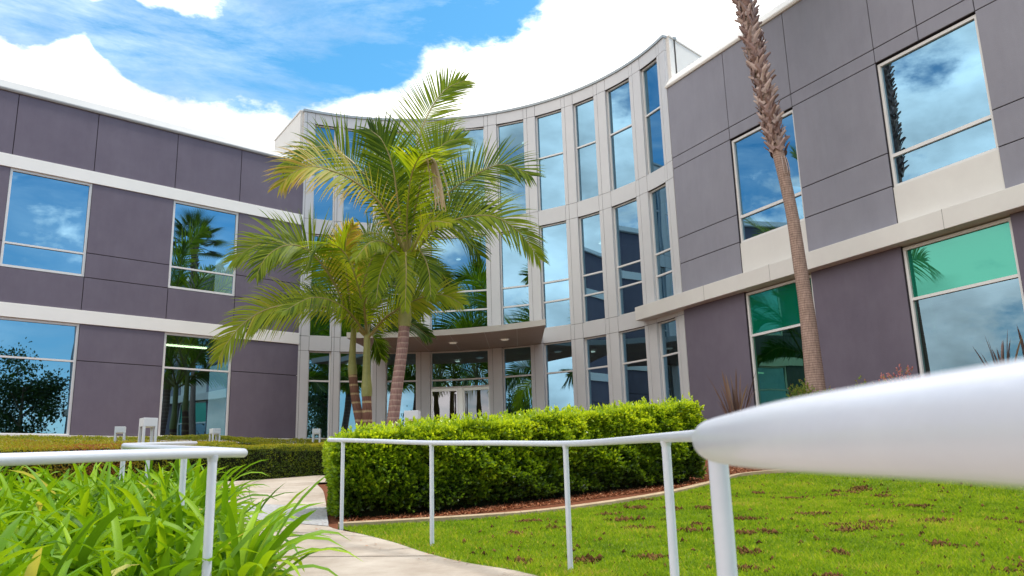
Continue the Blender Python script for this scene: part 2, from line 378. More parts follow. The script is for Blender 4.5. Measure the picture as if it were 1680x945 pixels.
for i in range(i0, i1):
    for j in range(12):
        c = []
        for (ii, jj) in ((i, j), (i+1, j), (i+1, j+1), (i, j+1)):
            p = PA[ii]+(PB[ii]-PA[ii])*jj/12; c.append((p[0], p[1], gz(*p)+.017))
        ab.add(c, [(0, 1, 2, 3)])
ab.build('path_band', AGG, kind='structure')
# cross walk in front of the far hedges, leading to the door
loft('entrance_walk', [(-7.6,16.4),(-6,16.8),(-3.9,17.0),(-.5,18.4),(1.6,22),(1.2,27),(-.2,32.5)], [(-7.8,18.2),(-6.6,18.9),(-5.1,20.9),(-3.9,21.3),(-1.6,22.5),(-1.6,27),(-3.9,32.8)], 120, 8, .006, PATHM, kind='structure')

CURB = [(15,-6),(13.5,4),(10,9.8),(7,11.6),(5.6,12.5),(4.6,13.0),(3.97,13.47),(3.48,13.66),(2.94,13.14),(2.2,12.0),(1.45,11.04),(.7,10.23),(0,9.68),(-1,9.3),(-1.9,9.06)]
LEDGE = [(.72,-6),(.68,-2),(.62,1),(.58,3.6),(.40,5.2),(.07,6.11),(-.43,6.69),(-.77,7.2),(-1.11,7.82),(-1.49,8.39),(-1.88,8.99)]
def resample(P, n, w=None):
    C = crom([(*p, 0) for p in P], 600)[:, :2]; L = np.concatenate([[0], np.cumsum(np.hypot(*(C[1:]-C[:-1]).T))])
    t = np.linspace(0, L[-1], n); return np.stack([np.interp(t, L, C[:, 0]), np.interp(t, L, C[:, 1])], 1)
LA = resample(LEDGE, 90); LB = resample(CURB, 90)
V = []; mc = 60
for i in range(90):
    for j in range(mc+1):
        p = LA[i]+(LB[i]-LA[i])*j/mc; V.append((p[0], p[1], gz(*p)+.012))
F = np.array([(i*(mc+1)+j, (i+1)*(mc+1)+j, (i+1)*(mc+1)+j+1, i*(mc+1)+j+1) for i in range(89) for j in range(mc)])
tag(mk('lawn', V, F, LAWNM, smooth=True), kind='structure')
# concrete mow curb
cb_ = MB(); CL = resample(CURB, 160)
for i in range(159):
    a, b = CL[i], CL[i+1]; t = (b-a)/np.hypot(*(b-a)); nn = np.array([-t[1], t[0]])*.06
    r = []
    for p in (a, b):
        z = gz(*p)
        for s, h in ((-1, -.03), (-1, .05), (-.6, .062), (.6, .062), (1, .05), (1, -.03)): r.append((p[0]+nn[0]*s, p[1]+nn[1]*s, z+h))
    cb_.add(r, [(k, k+1, k+7, k+6) for k in range(5)])
cb_.build('mow_curb', CURBM, smooth=True, kind='structure')

# ------------------------------------------------------------------ the building
B = empty('office_building', (-3, 34, 2.6), label='two-winged office building with purple-grey walls and a tall concave glazed entrance', cat='office building')
def FL(a, b, z): p = PL+DL*a+NL*b; return (p[0], p[1], z)
def FR(a, b, z): p = PR+DR*a+NR*b; return (p[0], p[1], z)
def FC(a, b, z): r = CR-b; t = rad(a); return (CC[0]+r*math.sin(t), CC[1]+r*math.cos(t), z)

def wing(F, panels, a0, a1, z0, z1, label, sm=None):
    mb = MB()
    mb.box(F, a0, a1, -.30, -.060, z0, z1, 1) if False else None
    for (p0, p1, q0, q1) in panels:
        mb.box(F, p0+.012, p1-.012, -.28, 0, q0+.012, q1-.012, 0)
        mb.box(F, p0-.001, p1+.001, -.26, -.022, q0-.001, q1+.001, 1)
    return mb.build('wall', [sm or STUCCO, JOINT], B, bevel=.006, label=label)
PER = 5.21
lp = []
Lmods = [(-5.08+k*-PER, -2.62+k*-PER) for k in range(0, 2)]       # window columns of the left wing
prev = .05
bounds = []
for w0, w1 in Lmods:
    bounds.append(('wall', w1, prev)); bounds.append(('win', w0, w1)); prev = w0
bounds.append(('wall', -13.45, prev))
for kind, s0, s1 in bounds:
    lp.append((s0, s1, 11.58, 13.72)); lp.append((s0, s1, 6.72, 7.85))
    if kind == 'wall':
        lp += [(s0, s1, 7.85, 8.69), (s0, s1, 8.69, 11.15), (s0, s1, 2.66, 5.05), (s0, s1, 5.05, 6.27)]
wing(FL, lp, 0, 0, 0, 0, 'purple-grey wall panels of the left wing')
LEFT_END = -13.45
mb = MB(); mb.box(FL, LEFT_END, .06, -.26, .035, 6.27, 6.72, seg=1); mb.build('band', WHITE, B, bevel=.008, label='white band above the ground floor of the left wing')
mb = MB(); mb.box(FL, LEFT_END, .06, -.26, .035, 11.15, 11.58); mb.build('band', WHITE, B, bevel=.008, label='white band above the upper windows of the left wing')
mb = MB(); mb.box(FL, LEFT_END, .06, -.30, .03, 1.6, 2.655); mb.build('wall_base', CREAM, B)
def parapet(F, a0, a1, z0, h, label, pm=None):
    mb = MB()
    prof = [(.05, z0), (.08, z0+.05), (.08, z0+.09), (.05, z0+.10), (-.16, z0+h), (-.55, z0+h), (-.55, z0)]
    n = len(prof); vs = [F(a, b, z) for a in (a0, a1) for b, z in prof]
    mb.add(vs, [(i, (i+1) % n, n+(i+1) % n, n+i) for i in range(n)]+[tuple(range(n-1, -1, -1)), tuple(range(n, 2*n))])
    mb.build('parapet', pm or WHITE, B, label=label)
parapet(FL, LEFT_END, .3, 13.72, .42, 'sloped pale grey parapet of the left wing', PGREY)

def window(F, a0, a1, z0, z1, trans, rec=.10, fr=.075, seg=1, name='window', glass=GLASS, glasses=None, mull=(), fmat=FRAME, label=None, lip=.0, tb=.06):
    """frame (part) with all its panes (sub-part); trans: transom heights, mull: vertical mullions"""
    mb = MB(); k = 1 if F is not FC else 1/ (CR*math.pi/180)
    f = fr*k; o = -rec+.03+lip; i = -rec-.09
    mb.box(F, a0, a1, i, o, z1-fr, z1, seg=seg); mb.box(F, a0, a1, i, o, z0, z0+fr, seg=seg)
    mb.box(F, a0, a0+f, i, o, z0+fr, z1-fr); mb.box(F, a1-f, a1, i, o, z0+fr, z1-fr)
    for t in trans: mb.box(F, a0+f, a1-f, i, o-.004, t-tb/2, t+tb/2, seg=seg)
    zs = [z0+fr, *trans, z1-fr]
    for mm in mull: mb.box(F, mm-f*.4, mm+f*.4, i, o-.008, z0+fr, z1-fr)
    wobj = mb.build(name, fmat, B, label=label)
    gb = MB(); gls = glasses or [glass]
    xs_ = [a0+f, *mull, a1-f]
    for r in range(len(zs)-1):
        for c in range(len(xs_)-1):
            for q3 in range(seg):
                l, h = xs_[c]+(xs_[c+1]-xs_[c])*q3/seg, xs_[c]+(xs_[c+1]-xs_[c])*(q3+1)/seg
                gb.add([F(l, -rec-.03, zs[r]), F(h, -rec-.03, zs[r]), F(h, -rec-.03, zs[r+1]), F(l, -rec-.03, zs[r+1])], [(0, 1, 2, 3)], min(r, len(gls)-1))
    po = mk('pane', gb.v, gb.f, gls, None, mi=gb.m)
    po.parent = wobj; po.data.transform(Matrix.Translation(-Vector(B.location))); tag(po)
    return wobj
for w0, w1 in Lmods:
    window(FL, w0, w1, 7.87, 11.14, (8.66,), rec=.06)
    window(FL, w0, w1, 2.62, 6.26, (5.03,), rec=.06)

# right wing
PERR = 5.40; rp = []
Rmods = [(2.80+k*PERR, 5.37+k*PERR+(.14 if k else 0)) for k in range(0, 4)]
prev = .0; rb = []
for w0, w1 in Rmods: rb.append(('wall', prev, w0)); rb.append(('win', w0, w1)); prev = w1
rb.append(('wall', prev, prev+2.8)); RIGHT_END = prev+2.8
for kind, s0, s1 in rb:
    if kind == 'win':
        mid = (s0+s1)/2 if s0 > 6 else None
        for r in ((11.12, 11.52), (11.52, 14.13)):
            if mid: rp += [(s0, mid-.1, *r), (mid-.1, s1, *r)]
            else: rp.append((s0, s1, *r))
    else:
        rp += [(s0, s1, 11.52, 14.13), (s0, s1, 11.12, 11.52), (s0, s1, 8.64, 11.12), (s0, s1, 7.76, 8.64), (s0, s1, 6.66, 7.76), (s0, s1, 2.5, 6.22)]
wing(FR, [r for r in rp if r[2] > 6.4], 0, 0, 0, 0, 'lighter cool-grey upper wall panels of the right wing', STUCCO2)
for r_ in [r for r in rp if r[2] < 6.4]: wing(FR, [r_], 0, 0, 0, 0, 'purple-grey ground-floor wall of the right wing')
mb = MB(); mb.box(FR, -2.2, RIGHT_END, -.26, .33, 6.20, 6.68)
o_ = mb.build('ledge', CREAM, B, bevel=.012, label='cream projecting ledge along the right wing')
for s in (1.4, 4.2, 9.6, 12.3, 15):
    jm = MB(); jm.box(FR, s, s+.008, .10, .332, 6.198, 6.682); jm.build('ledge_joint', CLADJ, B)
mb = MB(); mb.box(FR, 0, RIGHT_END, -.30, .02, 1.6, 2.5); mb.build('wall_base', CREAM, B)
parapet(FR, -.02, RIGHT_END, 14.13, .44, 'white parapet of the right wing')
for k, (w0, w1) in enumerate(Rmods):
    mb = MB(); mb.box(FR, w0+.005, w1-.005, -.2, -.03, 6.68, 7.72); mb.build('sill_panel', CREAM, B, label='cream panel below an upper window of the right wing')
    window(FR, w0, w1, 7.72, 11.08, (8.55,), rec=.10, tb=.085)
    window(FR, w0, w1, 2.62, 6.16, (4.86,), rec=.10, glasses=[GGLASS1 if k == 0 else GGLASS, GTOP], tb=.07)

# concave centre: nine bays
BAYS = [(-26.85,-21.7),(-19.75,-12.2),(-9.1,-1.9),(1.25,15.2),(18.5,25.65),(28.8,36.15),(39.4,45.55),(49.1,56.8),(60.5,66.7)]
EDGE0, EDGE1 = -29.6, 69.7
T1 = (2.62, 6.05); T2 = (6.63, 10.85); T3 = (11.47, 15.64); TOP = 16.20
HEAD = [(6.05, 6.63), (10.85, 11.47), (15.64, 16.12)]
g_ = .09   # joint in degrees
col_b = [(EDGE0, BAYS[0][0])]+[(BAYS[i][1], BAYS[i+1][0]) for i in range(8)]+[(BAYS[8][1], EDGE1)]
for (c0, c1) in col_b:
    mb = MB(); dpt = .0
    for z0, z1 in ((1.9, 6.05), (6.05, 6.63), (6.63, 10.85), (10.85, 11.47), (11.47, 15.64), (15.64, 16.12)):
        cm_ = c0+(c1-c0)*.30
        mb.box(FC, c0+g_, c1-g_, -.5, -.02, z0, z1, 1)
        mb.box(FC, c0+g_*.4, cm_-g_*.5, -.30, 0, z0+.008, z1-.008, 0)
        mb.box(FC, cm_+g_*.5, c1-g_*.4, -.30, 0, z0+.008, z1-.008, 0)
    mb.build('column', [CLAD, CLADJ], B)
for (a0, a1) in BAYS:
    for z0, z1 in HEAD:
        mb = MB(); sg = max(2, int((a1-a0)/3))
        mb.box(FC, a0+g_*.6, a1-g_*.6, -.30, -.004, z0+.006, z1-.006, 0, seg=sg)
        mb.box(FC, a0, a1, -.5, -.02, z0, z1, 1, seg=sg)
        mb.build('spandrel', [CLAD, CLADJ], B)
    sg = max(2, int((a1-a0)/2.5))
    door_bay = a0 == 1.25
    if not door_bay: window(FC, a0, a1, 2.62, 6.05, (4.88,), rec=.14, fr=.05, seg=1, fmat=FRAME)
    window(FC, a0, a1, 6.63, 10.85, (7.70, 8.49), rec=.14, fr=.05, seg=1)
    window(FC, a0, a1, 11.47, 15.64, (13.77,), rec=.14, fr=.05, seg=1)
mb = MB(); mb.box(FC, EDGE0-.2, EDGE1+.2, -.55, .05, 16.12, 16.22, seg=40); mb.build('coping', COPING, B)
# back of the screen wall and its two pale returns
def ret(p, q, label):
    p = np.array(p); q = np.array(q); d = (q-p)/np.hypot(*(q-p)); n2_ = np.array([-d[1], d[0]])
    Fq = lambda a, b, z: (p[0]+d[0]*a+n2_[0]*b, p[1]+d[1]*a+n2_[1]*b, z)
    L_ = np.hypot(*(q-p)); mb = MB(); mb.box(Fq, 0, L_, -.12, .12, 8, 16.12); mb.box(Fq, 0, L_, -.15, .15, 16.13, 16.2)
    mb.build('return_wall', CREAM, B, label=label)
e0 = FC(EDGE0, -.12, 0)[:2]; e1 = FC(EDGE1, -.12, 0)[:2]
ret(e0, (e0[0]-1.95, e0[1]+3.0), 'pale side of the tall screen wall over the left wing')
ret(e1, (e1[0]+4.0, e1[1]+4.1), 'cream side of the tall screen wall over the right wing')
# entrance doors
zb, zd, zt = 2.62, 4.55, 4.88
window(FC, 1.25, 15.2, zd, 6.05, (zt,), rec=.14, fr=.06, seg=2, name='door_transom', label='fixed panes above the entrance doors')
dm = 8.22
for a0, a1, hside in ((1.25, dm-.55, 1), (dm+.55, 15.2, -1)):
    mb = MB(); kk = 180/(CR*math.pi)
    mb.box(FC, a0+.06, a1-.06, -.20, -.12, zb, zb+.22, seg=2); mb.box(FC, a0+.06, a1-.06, -.20, -.12, zd-.12, zd-.005, seg=2)
    mb.box(FC, a0+.06, a0+.06+.05*kk, -.20, -.12, zb+.22, zd-.12); mb.box(FC, a1-.06-.05*kk, a1-.06, -.20, -.12, zb+.22, zd-.12)
    dobj = mb.build('door', STEEL, B, label='glass entrance door')
    gb = MB(); gb.add([FC(a0+.3, -.16, zb+.2), FC(a1-.3, -.16, zb+.2), FC(a1-.3, -.16, zd-.11), FC(a0+.3, -.16, zd-.11)], [(0, 1, 2, 3)])
    po = mk('pane', gb.v, gb.f, DOORG); po.data.transform(Matrix.Translation(-Vector(B.location))); po.parent = dobj
    hb = MB(); ah = (a1-.75) if hside > 0 else (a0+.75)
    hb.tube([FC(ah, -.05, zb+.7), FC(ah, -.05, zb+1.7)], .02); hb.tube([FC(ah, -.12, zb+.8), FC(ah, -.05, zb+.8)], .012); hb.tube([FC(ah, -.12, zb+1.6), FC(ah, -.05, zb+1.6)], .012)
    ho = mk('handle', hb.v, hb.f, STEEL, smooth=True); ho.data.transform(Matrix.Translation(-Vector(B.location))); ho.parent = dobj
mb = MB(); mb.box(FC, dm-.55, dm+.55, -.22, -.10, zb, zd); mb.build('door_post', STEEL, B)
# canopy
mb = MB(); rf, an0, an1, wa0, wa1 = 6.3, -21.5, 45.0, -11.9, 28.4
nseg = 28; vs = []
for i in range(nseg+1):
    t = i/nseg; af = rad(an0+(an1-an0)*t); aw = rad(wa0+(wa1-wa0)*t)
    rr = rf+.38*(2*t-1)**2
    pf = (CC[0]+rr*math.sin(af), CC[1]+rr*math.cos(af)); pw = (CC[0]+(CR-.002)*math.sin(aw), CC[1]+(CR-.002)*math.cos(aw))
    for (p, z) in ((pf, 6.06), (pf, 6.27), (pw, 6.27), (pw, 6.06)): vs.append((*p, z))
fs = []; ms_ = []
for i in range(nseg):
    o = i*4
    for j in range(4): fs.append((o+j, o+4+j, o+4+(j+1) % 4, o+(j+1) % 4)); ms_.append(1 if j == 3 else 0)
fs += [(0, 1, 2, 3), (nseg*4+3, nseg*4+2, nseg*4+1, nseg*4)]; ms_ += [0, 0]
mb.add(vs, fs); mb.m = ms_
canopy = mb.build('canopy', [CREAM, SOFFIT], B, label='thin curved canopy over the entrance with brown soffit')
jn = MB()
def cpt(t, s, z):
    af = rad(an0+(an1-an0)*t); aw = rad(wa0+(wa1-wa0)*t); rr = rf+.38*(2*t-1)**2
    pf = np.array((CC[0]+rr*math.sin(af), CC[1]+rr*math.cos(af))); pw = np.array((CC[0]+CR*math.sin(aw), CC[1]+CR*math.cos(aw))); p = pf+(pw-pf)*s
    return (p[0], p[1], z)
for t in (.14, .32, .5, .68, .85):
    jn.add([cpt(t, 0, 6.057), cpt(t+.003, 0, 6.057), cpt(t+.003, 1, 6.057), cpt(t, 1, 6.057)], [(0, 1, 2, 3)])
    jn.add([cpt(t, -.001, 6.06), cpt(t+.002, -.001, 6.06), cpt(t+.002, -.001, 6.27), cpt(t, -.001, 6.27)], [(0, 1, 2, 3)])
for i in range(28):
    t = i/28; jn.add([cpt(t, .45, 6.057), cpt(t+1/28, .45, 6.057), cpt(t+1/28, .455, 6.057), cpt(t, .455, 6.057)], [(0, 1, 2, 3)])
jo = mk('soffit_joint', jn.v, jn.f, CREAM); jo.data.transform(Matrix.Translation(-Vector(B.location))); jo.parent = canopy
for (dx, dy) in ((-2.31, 31.25), (-.33, 30.82)):
    for nm, r, h, mt_ in (('downlight', .15, .045, LAMP),):
        k = MB(); k.tube([(dx, dy, 6.055), (dx, dy, 6.055-h)], [r, r*.85], n=20)
        k.tube([(dx, dy, 6.056), (dx, dy, 6.04)], [r*1.25, r*1.2], n=20, m=1)
        lo = mk(nm, k.v, k.f, [mt_, FRAME], mi=k.m, smooth=False); lo.data.transform(Matrix.Translation(-Vector(B.location))); lo.parent = canopy
# rooms behind the glass
DEPTH = 7.0
def rooms(F, a0, a1, seg, dep, zs_, light, lab):
    mb = MB()
    for z0, z1 in zs_:
        mb.box(F, a0, a1, -dep-.1, -dep, z0, z1, 0, seg=seg)                 # back wall
        mb.box(F, a0, a1, -dep, -.32, z1-.12, z1+.02, 1, seg=seg)            # ceiling
        mb.box(F, a0, a1, -dep, -.32, z0-.1, z0, 2, seg=seg)                 # floor
    mb.build('interior', [INT, INTC, INTF], B, label=lab)
rooms(FL, LEFT_END, -.6, 1, DEPTH, [(2.62, 6.3), (7.0, 11.2)], 0, 'rooms of the left wing')
rooms(FR, .6, RIGHT_END, 1, DEPTH, [(2.62, 6.2), (7.0, 11.2)], 0, 'rooms of the right wing')
mb = MB(); sgc = 24
for z0, z1 in ((2.62, 15.7),):
    mb.box(FC, -26, 66, -5.1, -5.0, z0, z1, 0, seg=sgc); mb.box(FC, -27, 67, -5.0, -.52, z1-.1, z1, 1, seg=sgc); mb.box(FC, -29, 69, -5.0, -.1, 2.45, 2.62, 2, seg=sgc)
mb.box(FC, -27, 67, -5, -2.6, 6.1, 6.6, 1, seg=sgc); mb.box(FC, -27, 67, -5, -2.6, 10.9, 11.4, 1, seg=sgc)
mb.build('interior', [INT, INTC, INTF], B, label='double-height lobby behind the curved glass')
for F, a0, a1, b, z in ((FR, 8.3, 10.9, -1.7, 6.06), (FR, 8.3, 10.9, -3.3, 6.06), (FL, -4.9, -2.8, -2.0, 6.16), (FR, 3.0, 5.2, -2.5, 6.06)):
    k = MB(); k.box(F, a0, a1, b-.09, b+.09, z-.03, z); k.build('ceiling_light', STRIP, B)
for a, b, z in [(-24,-3,6.05),(-16,-3.4,6.05),(-6,-3.2,6.05),(5,-3,6.05),(12,-4,6.05),(22,-3,6.05),(32,-3.2,6.05),(30,-3.4,10.85),(33.5,-3.8,10.85),(22,-3.4,10.85),(12,-3.3,10.85),(5,-3.6,10.85),(31,-2.2,15.58),(9,-2.2,15.58),(21,-2.2,15.58)]:
    k = MB(); p = FC(a, b, z); k.tube([p, (p[0], p[1], z-.03)], .10, n=12); k.build('lobby_light', DOT, B)
# curtains hang inside the green-glazed windows
k = MB(); n = 90
for w0, w1 in Rmods[:2]:
    span = (w0+.05, w1-.05) if w0 < 5 else (w0+.05, w0+.30)
    pts = [(span[0]+(span[1]-span[0])*i/n, -.42+.05*math.sin(i*1.25)) for i in range(n+1)]
    vs = [FR(a, b, z) for a, b in pts for z in (2.65, 4.85)]
    k.add(vs, [(2*i, 2*i+2, 2*i+3, 2*i+1) for i in range(n)])
k.build('curtain', BLIND, B, smooth=True)
# flat roofs
mb = MB(); mb.box(FL, LEFT_END, .3, -14, -.3, 13.3, 13.6); mb.box(FR, 0, RIGHT_END, -14, -.3, 13.7, 14.0)
mb.box(FC, -18, 56, -9, -.3, 15.7, 15.8, seg=30); mb.build('roof', ROOFM, B)
mb = MB(); mb.box(FL, LEFT_END, .3, -14.2, -14, 2.2, 14); mb.box(FR, 0, RIGHT_END, -14.2, -14, 2.2, 14.4); mb.box(FC, -18, 56, -9.2, -9, 2.2, 15.8, seg=30)
mb.box(FL, LEFT_END-.1, LEFT_END, -14, -.2, 2.2, 13.9); mb.box(FR, RIGHT_END, RIGHT_END+.1, -14, -.2, 2.2, 14.3)
mb.build('wall', STUCCO, B, label='rear and end walls')

# ------------------------------------------------------------------ handrails
def balltube(mb, pts, r, n=16):
    """tube with rounded ends"""
    P = [Vector(p) for p in pts]; R_ = [r]*len(P)
    d0 = (P[0]-P[1]).normalized(); d1 = (P[-1]-P[-2]).normalized(); pre = []; post = []
    for a in (80, 60, 40, 20): pre.append((P[0]+d0*r*math.sin(rad(a)), r*math.cos(rad(a))))
    for a in (20, 40, 60, 80): post.append((P[-1]+d1*r*math.sin(rad(a)), r*math.cos(rad(a))))
    mb.tube([a for a, _ in pre]+P+[a for a, _ in post], [b for _, b in pre]+R_+[b for _, b in post], n)
def handrail(label, pts, posts, nsmp):
    C = crom(pts, nsmp)
    for _ in range(60): C[1:-1] = (C[:-2]+2*C[1:-1]+C[2:])/4
    root = empty('handrail', (posts[0][0], posts[0][1], gz(*posts[0][:2])), label=label, cat='handrail')
    mb = MB(); balltube(mb, C, .0212, 32); mb.build('rail', RAILP, root, smooth=True)
    for px_, py_, *rest in posts:
        i = int(np.argmin(np.hypot(C[:, 0]-px_, C[:, 1]-py_))); x, y, z = C[i]
        gb_ = gz(x, y)-.05; mb = MB(); mb.tube([(x, y, gb_), (x, y, gb_+.3), (x, y, z-.014)], .0195, 24)
        mb.tube([(x, y, z-.040), (x, y, z-.015)], [.0196, .025], 24)
        mb.build('post', RAILP, root, smooth=True)
    return root
handrail('white tubular handrail along the right edge of the path, sweeping close past the viewer',
 [(.17,-.6,.82),(.17,.0,.852),(.172,.28,.864),(.17,.35,.867),(.163,.50,.872),(.180,.69,.878),(.222,.98,.890),(.40,1.67,.925),(.60,2.7,.975),(.65,3.63,1.015),(.62,4.7,1.055),(.40,6.13,1.10),(-.12,6.9,1.155),(-.75,7.56,1.20),(-1.30,8.2,1.26),(-1.82,8.84,1.315),(-2.02,9.08,1.335)],
 [(-1.82,8.84),(-.75,7.56),(.40,6.13),(.65,3.63),(.40,1.67)], 260)
handrail('white tubular handrail curving through the strap-leaved plants on the left side of the path',
 [(-3.0,1.4,.90),(-2.2,2.05,.93),(-1.69,2.77,.963),(-1.47,3.14,.982),(-1.30,3.63,1.003),(-1.29,3.95,1.012),(-1.42,4.3,1.03),(-2.19,5.52,1.115),(-2.95,6.55,1.185),(-3.42,7.3,1.24),(-3.66,8.1,1.285),(-3.9,9.4,1.36),(-4.12,10.5,1.42),(-4.42,11.6,1.48)],
 [(-1.31,3.62),(-2.15,5.45),(-3.38,7.22),(-3.72,8.6)], 220)

# ------------------------------------------------------------------ lamps on four legs
def bollard(x, y, ztop, s, rot, label):
    z0 = gz(x, y); r = empty('path_lamp', (x, y, z0), label=label, cat='path lamp', group='box-topped path lamps in front of the building')
    c, sn = math.cos(rot), math.sin(rot)
    F = lambda a, b, z: (x+a*c-b*sn, y+a*sn+b*c, z)
    h = s*.62; mb = MB(); mb.box(F, -s/2, s/2, -s/2, s/2, ztop-h, ztop); mb.build('lamp_head', BOLL, r, bevel=.006)
    mb = MB(); mb.box(F, -s*.32, s*.32, -s*.32, s*.32, ztop-h-.012, ztop-h+.004); mb.build('lens', LAMP, r)
    t = s*.17
    for i, j in ((-1, -1), (1, -1), (1, 1), (-1, 1)):
        mb = MB(); a = i*(s/2-t/2); b = j*(s/2-t/2); mb.box(F, a-t/2, a+t/2, b-t/2, b+t/2, z0-.05, ztop-h); mb.build('leg', BOLL, r, bevel=.003)
bollard(-9.80, 20.75, 2.42, .24, .35, 'small grey box-topped lamp leftmost, before the wall between the two left windows')
bollard(-8.28, 18.85, 2.45, .31, .72, 'biggest grey box-topped lamp, behind the left handrail curve')
bollard(-7.70, 21.45, 2.36, .21, .78, 'small grey box-topped lamp before the dark ground-floor window')
bollard(-6.22, 26.2, 2.60, .24, .1, 'small grey box-topped lamp just left of the big bright hedge')
bollard(-1.92, 15.58, 2.17, .26, -.1, 'grey box-topped lamp peeking over the big hedge beside the palm trunk')

# ------------------------------------------------------------------ foliage generators
def leaves(P, D, U, L, W, tone, fold=.0):
    """rhombic leaves: P base, D direction, U normal; returns verts, quads, tones"""
    D = D/np.linalg.norm(D, axis=1, keepdims=True); S = np.cross(D, U); S /= (np.linalg.norm(S, axis=1, keepdims=True)+1e-9); Nn = np.cross(S, D)
    L = L[:, None]; W = W[:, None]
    a = P; b = P+D*L*.48+S*W*.5+Nn*W*fold; c = P+D*L; d = P+D*L*.48-S*W*.5+Nn*W*fold
    V = np.stack([a, b, c, d], 1).reshape(-1, 3); n_ = len(P)
    return V, np.arange(n_*4).reshape(n_, 4), np.repeat(tone, 4)
def unit(n):
    v = rng.normal(size=(n, 3)); return v/np.linalg.norm(v, axis=1, keepdims=True)
def wob(P, f, s=0):
    x, y, z = P.T*f
    return (np.sin(x*1.7+y*.9+s)+np.sin(y*2.1-z*1.3+1.7+s)+np.sin(z*2.4+x*1.1+.6+s)+np.sin(x*3.9-y*3.1+z*2.7+s)*.6)/3.6

def shoots(P, Nrm, n_leaf, L, W, tone, spread=.9, up=.5):
    """clusters of leaves about shoot tips"""
    m_ = len(P); ax = Nrm+np.array([0, 0, up])+rng.normal(size=(m_, 3))*.35; ax /= np.linalg.norm(ax, axis=1, keepdims=True)
    PP = np.repeat(P, n_leaf, 0); AX = np.repeat(ax, n_leaf, 0)
    k = np.tile(np.arange(n_leaf), m_)/n_leaf
    D = AX*(.35+.9*k)[:, None]+unit(len(PP))*spread*(1-.45*k)[:, None]
    base = PP+AX*(k*L*1.5)[:, None]
    LL = L*(.7+.6*rng.random(len(PP)))*(1-.25*k); WW = W*(.8+.4*rng.random(len(PP)))
    tn = np.clip(np.repeat(tone, n_leaf)+(k-.5)*.28+rng.normal(size=len(PP))*.07, 0, 1)
    return leaves(base, D, unit(len(PP))+AX, LL, WW, tn, .12)

# big clipped hedge
HF = crom([(-2.05,10.0,0),(-1.15,10.32,0),(.38,11.68,0),(1.28,12.55,0),(3.05,13.98,0)], 60)[:, :2]
hl = np.concatenate([[0], np.cumsum(np.hypot(*(HF[1:]-HF[:-1]).T))]); HLEN = hl[-1]; HT = 1.35
def hedge_pt(s, t):
    """s metres along the front, t metres back from the front"""
    x = np.interp(s, hl, HF[:, 0]); y = np.interp(s, hl, HF[:, 1])
    e = .2; dx = np.interp(s+e, hl, HF[:, 0])-np.interp(s-e, hl, HF[:, 0]); dy = np.interp(s+e, hl, HF[:, 1])-np.interp(s-e, hl, HF[:, 1])
    l = np.hypot(dx, dy); nx_, ny_ = -dy/l, dx/l
    return x+nx_*t, y+ny_*t, nx_, ny_
def hedge_h(s): return .90+.29*np.clip(s/HLEN, 0, 1)
root = empty('clipped_hedge', (.4, 12.2, gz(.4, 12.2)), label='large bright green leafy hedge on red mulch behind the right handrail', cat='hedge')
Vs, Fs, Ts, off = [], [], [], 0
def push(r):
    global off
    Vs.append(r[0]); Fs.append(r[1]+off); Ts.append(r[2]); off += len(r[0])
n = 9500                                   # front
s = rng.random(n)*HLEN; v = rng.random(n)**.9; x, y, nx_, ny_ = hedge_pt(s, 0); H = hedge_h(s); z = G(x, y)+.05+v*(H-.05)
Nf = np.stack([-nx_, -ny_, np.zeros(n)], 1); P = np.stack([x, y, z], 1)
dpt = wob(P, 3.2)*.10+wob(P, 9, 2)*.05-.03-.10*(1-v)**3*0; dpt -= .16*np.clip(v-.86, 0, 1)/.14*.3
P = P+Nf*dpt[:, None]-Nf*(rng.random(n)**2*.16)[:, None]; gap = (wob(P, 6.5, 4) > .42) & (v < .82); P = P-Nf*(gap*.13)[:, None]
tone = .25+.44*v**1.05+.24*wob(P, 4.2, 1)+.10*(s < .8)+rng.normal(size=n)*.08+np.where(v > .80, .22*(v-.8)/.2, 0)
low = v < .25; tone = np.where(low, tone*.55, tone); tone = tone-.12*gap  # low leaves darker; set-back gap leaves too, recess shade put into tone
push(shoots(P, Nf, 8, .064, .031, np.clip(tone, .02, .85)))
n = 7500                                   # top with pale new shoots
s = rng.random(n)*HLEN; t = rng.random(n)**1.4*HT; x, y, _, _ = hedge_pt(s, t); P = np.stack([x, y, G(*hedge_pt(s, 0)[:2])+hedge_h(s)], 1)
P[:, 2] += wob(P, 3)*.05+wob(P, 8, 3)*.03+np.where(rng.random(n) < .10, rng.random(n)*.13, 0)-.01
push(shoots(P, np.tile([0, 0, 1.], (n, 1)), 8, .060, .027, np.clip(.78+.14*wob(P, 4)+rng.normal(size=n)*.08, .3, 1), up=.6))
for s_, sgn in ((0., -1), (HLEN, 1)):      # ends
    n = 2600; t = rng.random(n)*HT; v = rng.random(n); x, y, nx_, ny_ = hedge_pt(np.full(n, s_), t); tx, ty = ny_, -nx_
    N3 = np.stack([tx*sgn, ty*sgn, np.zeros(n)], 1); x0_, y0_, _, _ = hedge_pt(np.full(n, s_), 0)
    P = np.stack([x, y, G(x0_, y0_)+.04+v*(hedge_h(np.full(n, s_))-.04)], 1)
    P = P+N3*(wob(P, 3.5)*.07+.05*v-rng.random(n)**2*.12)[:, None]
    push(shoots(P, N3, 8, .062, .029, np.clip(.34+.42*v+.15*wob(P, 4), .05, 1)))
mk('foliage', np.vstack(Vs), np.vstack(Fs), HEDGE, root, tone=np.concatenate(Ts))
mb = MB(); nn_ = 24
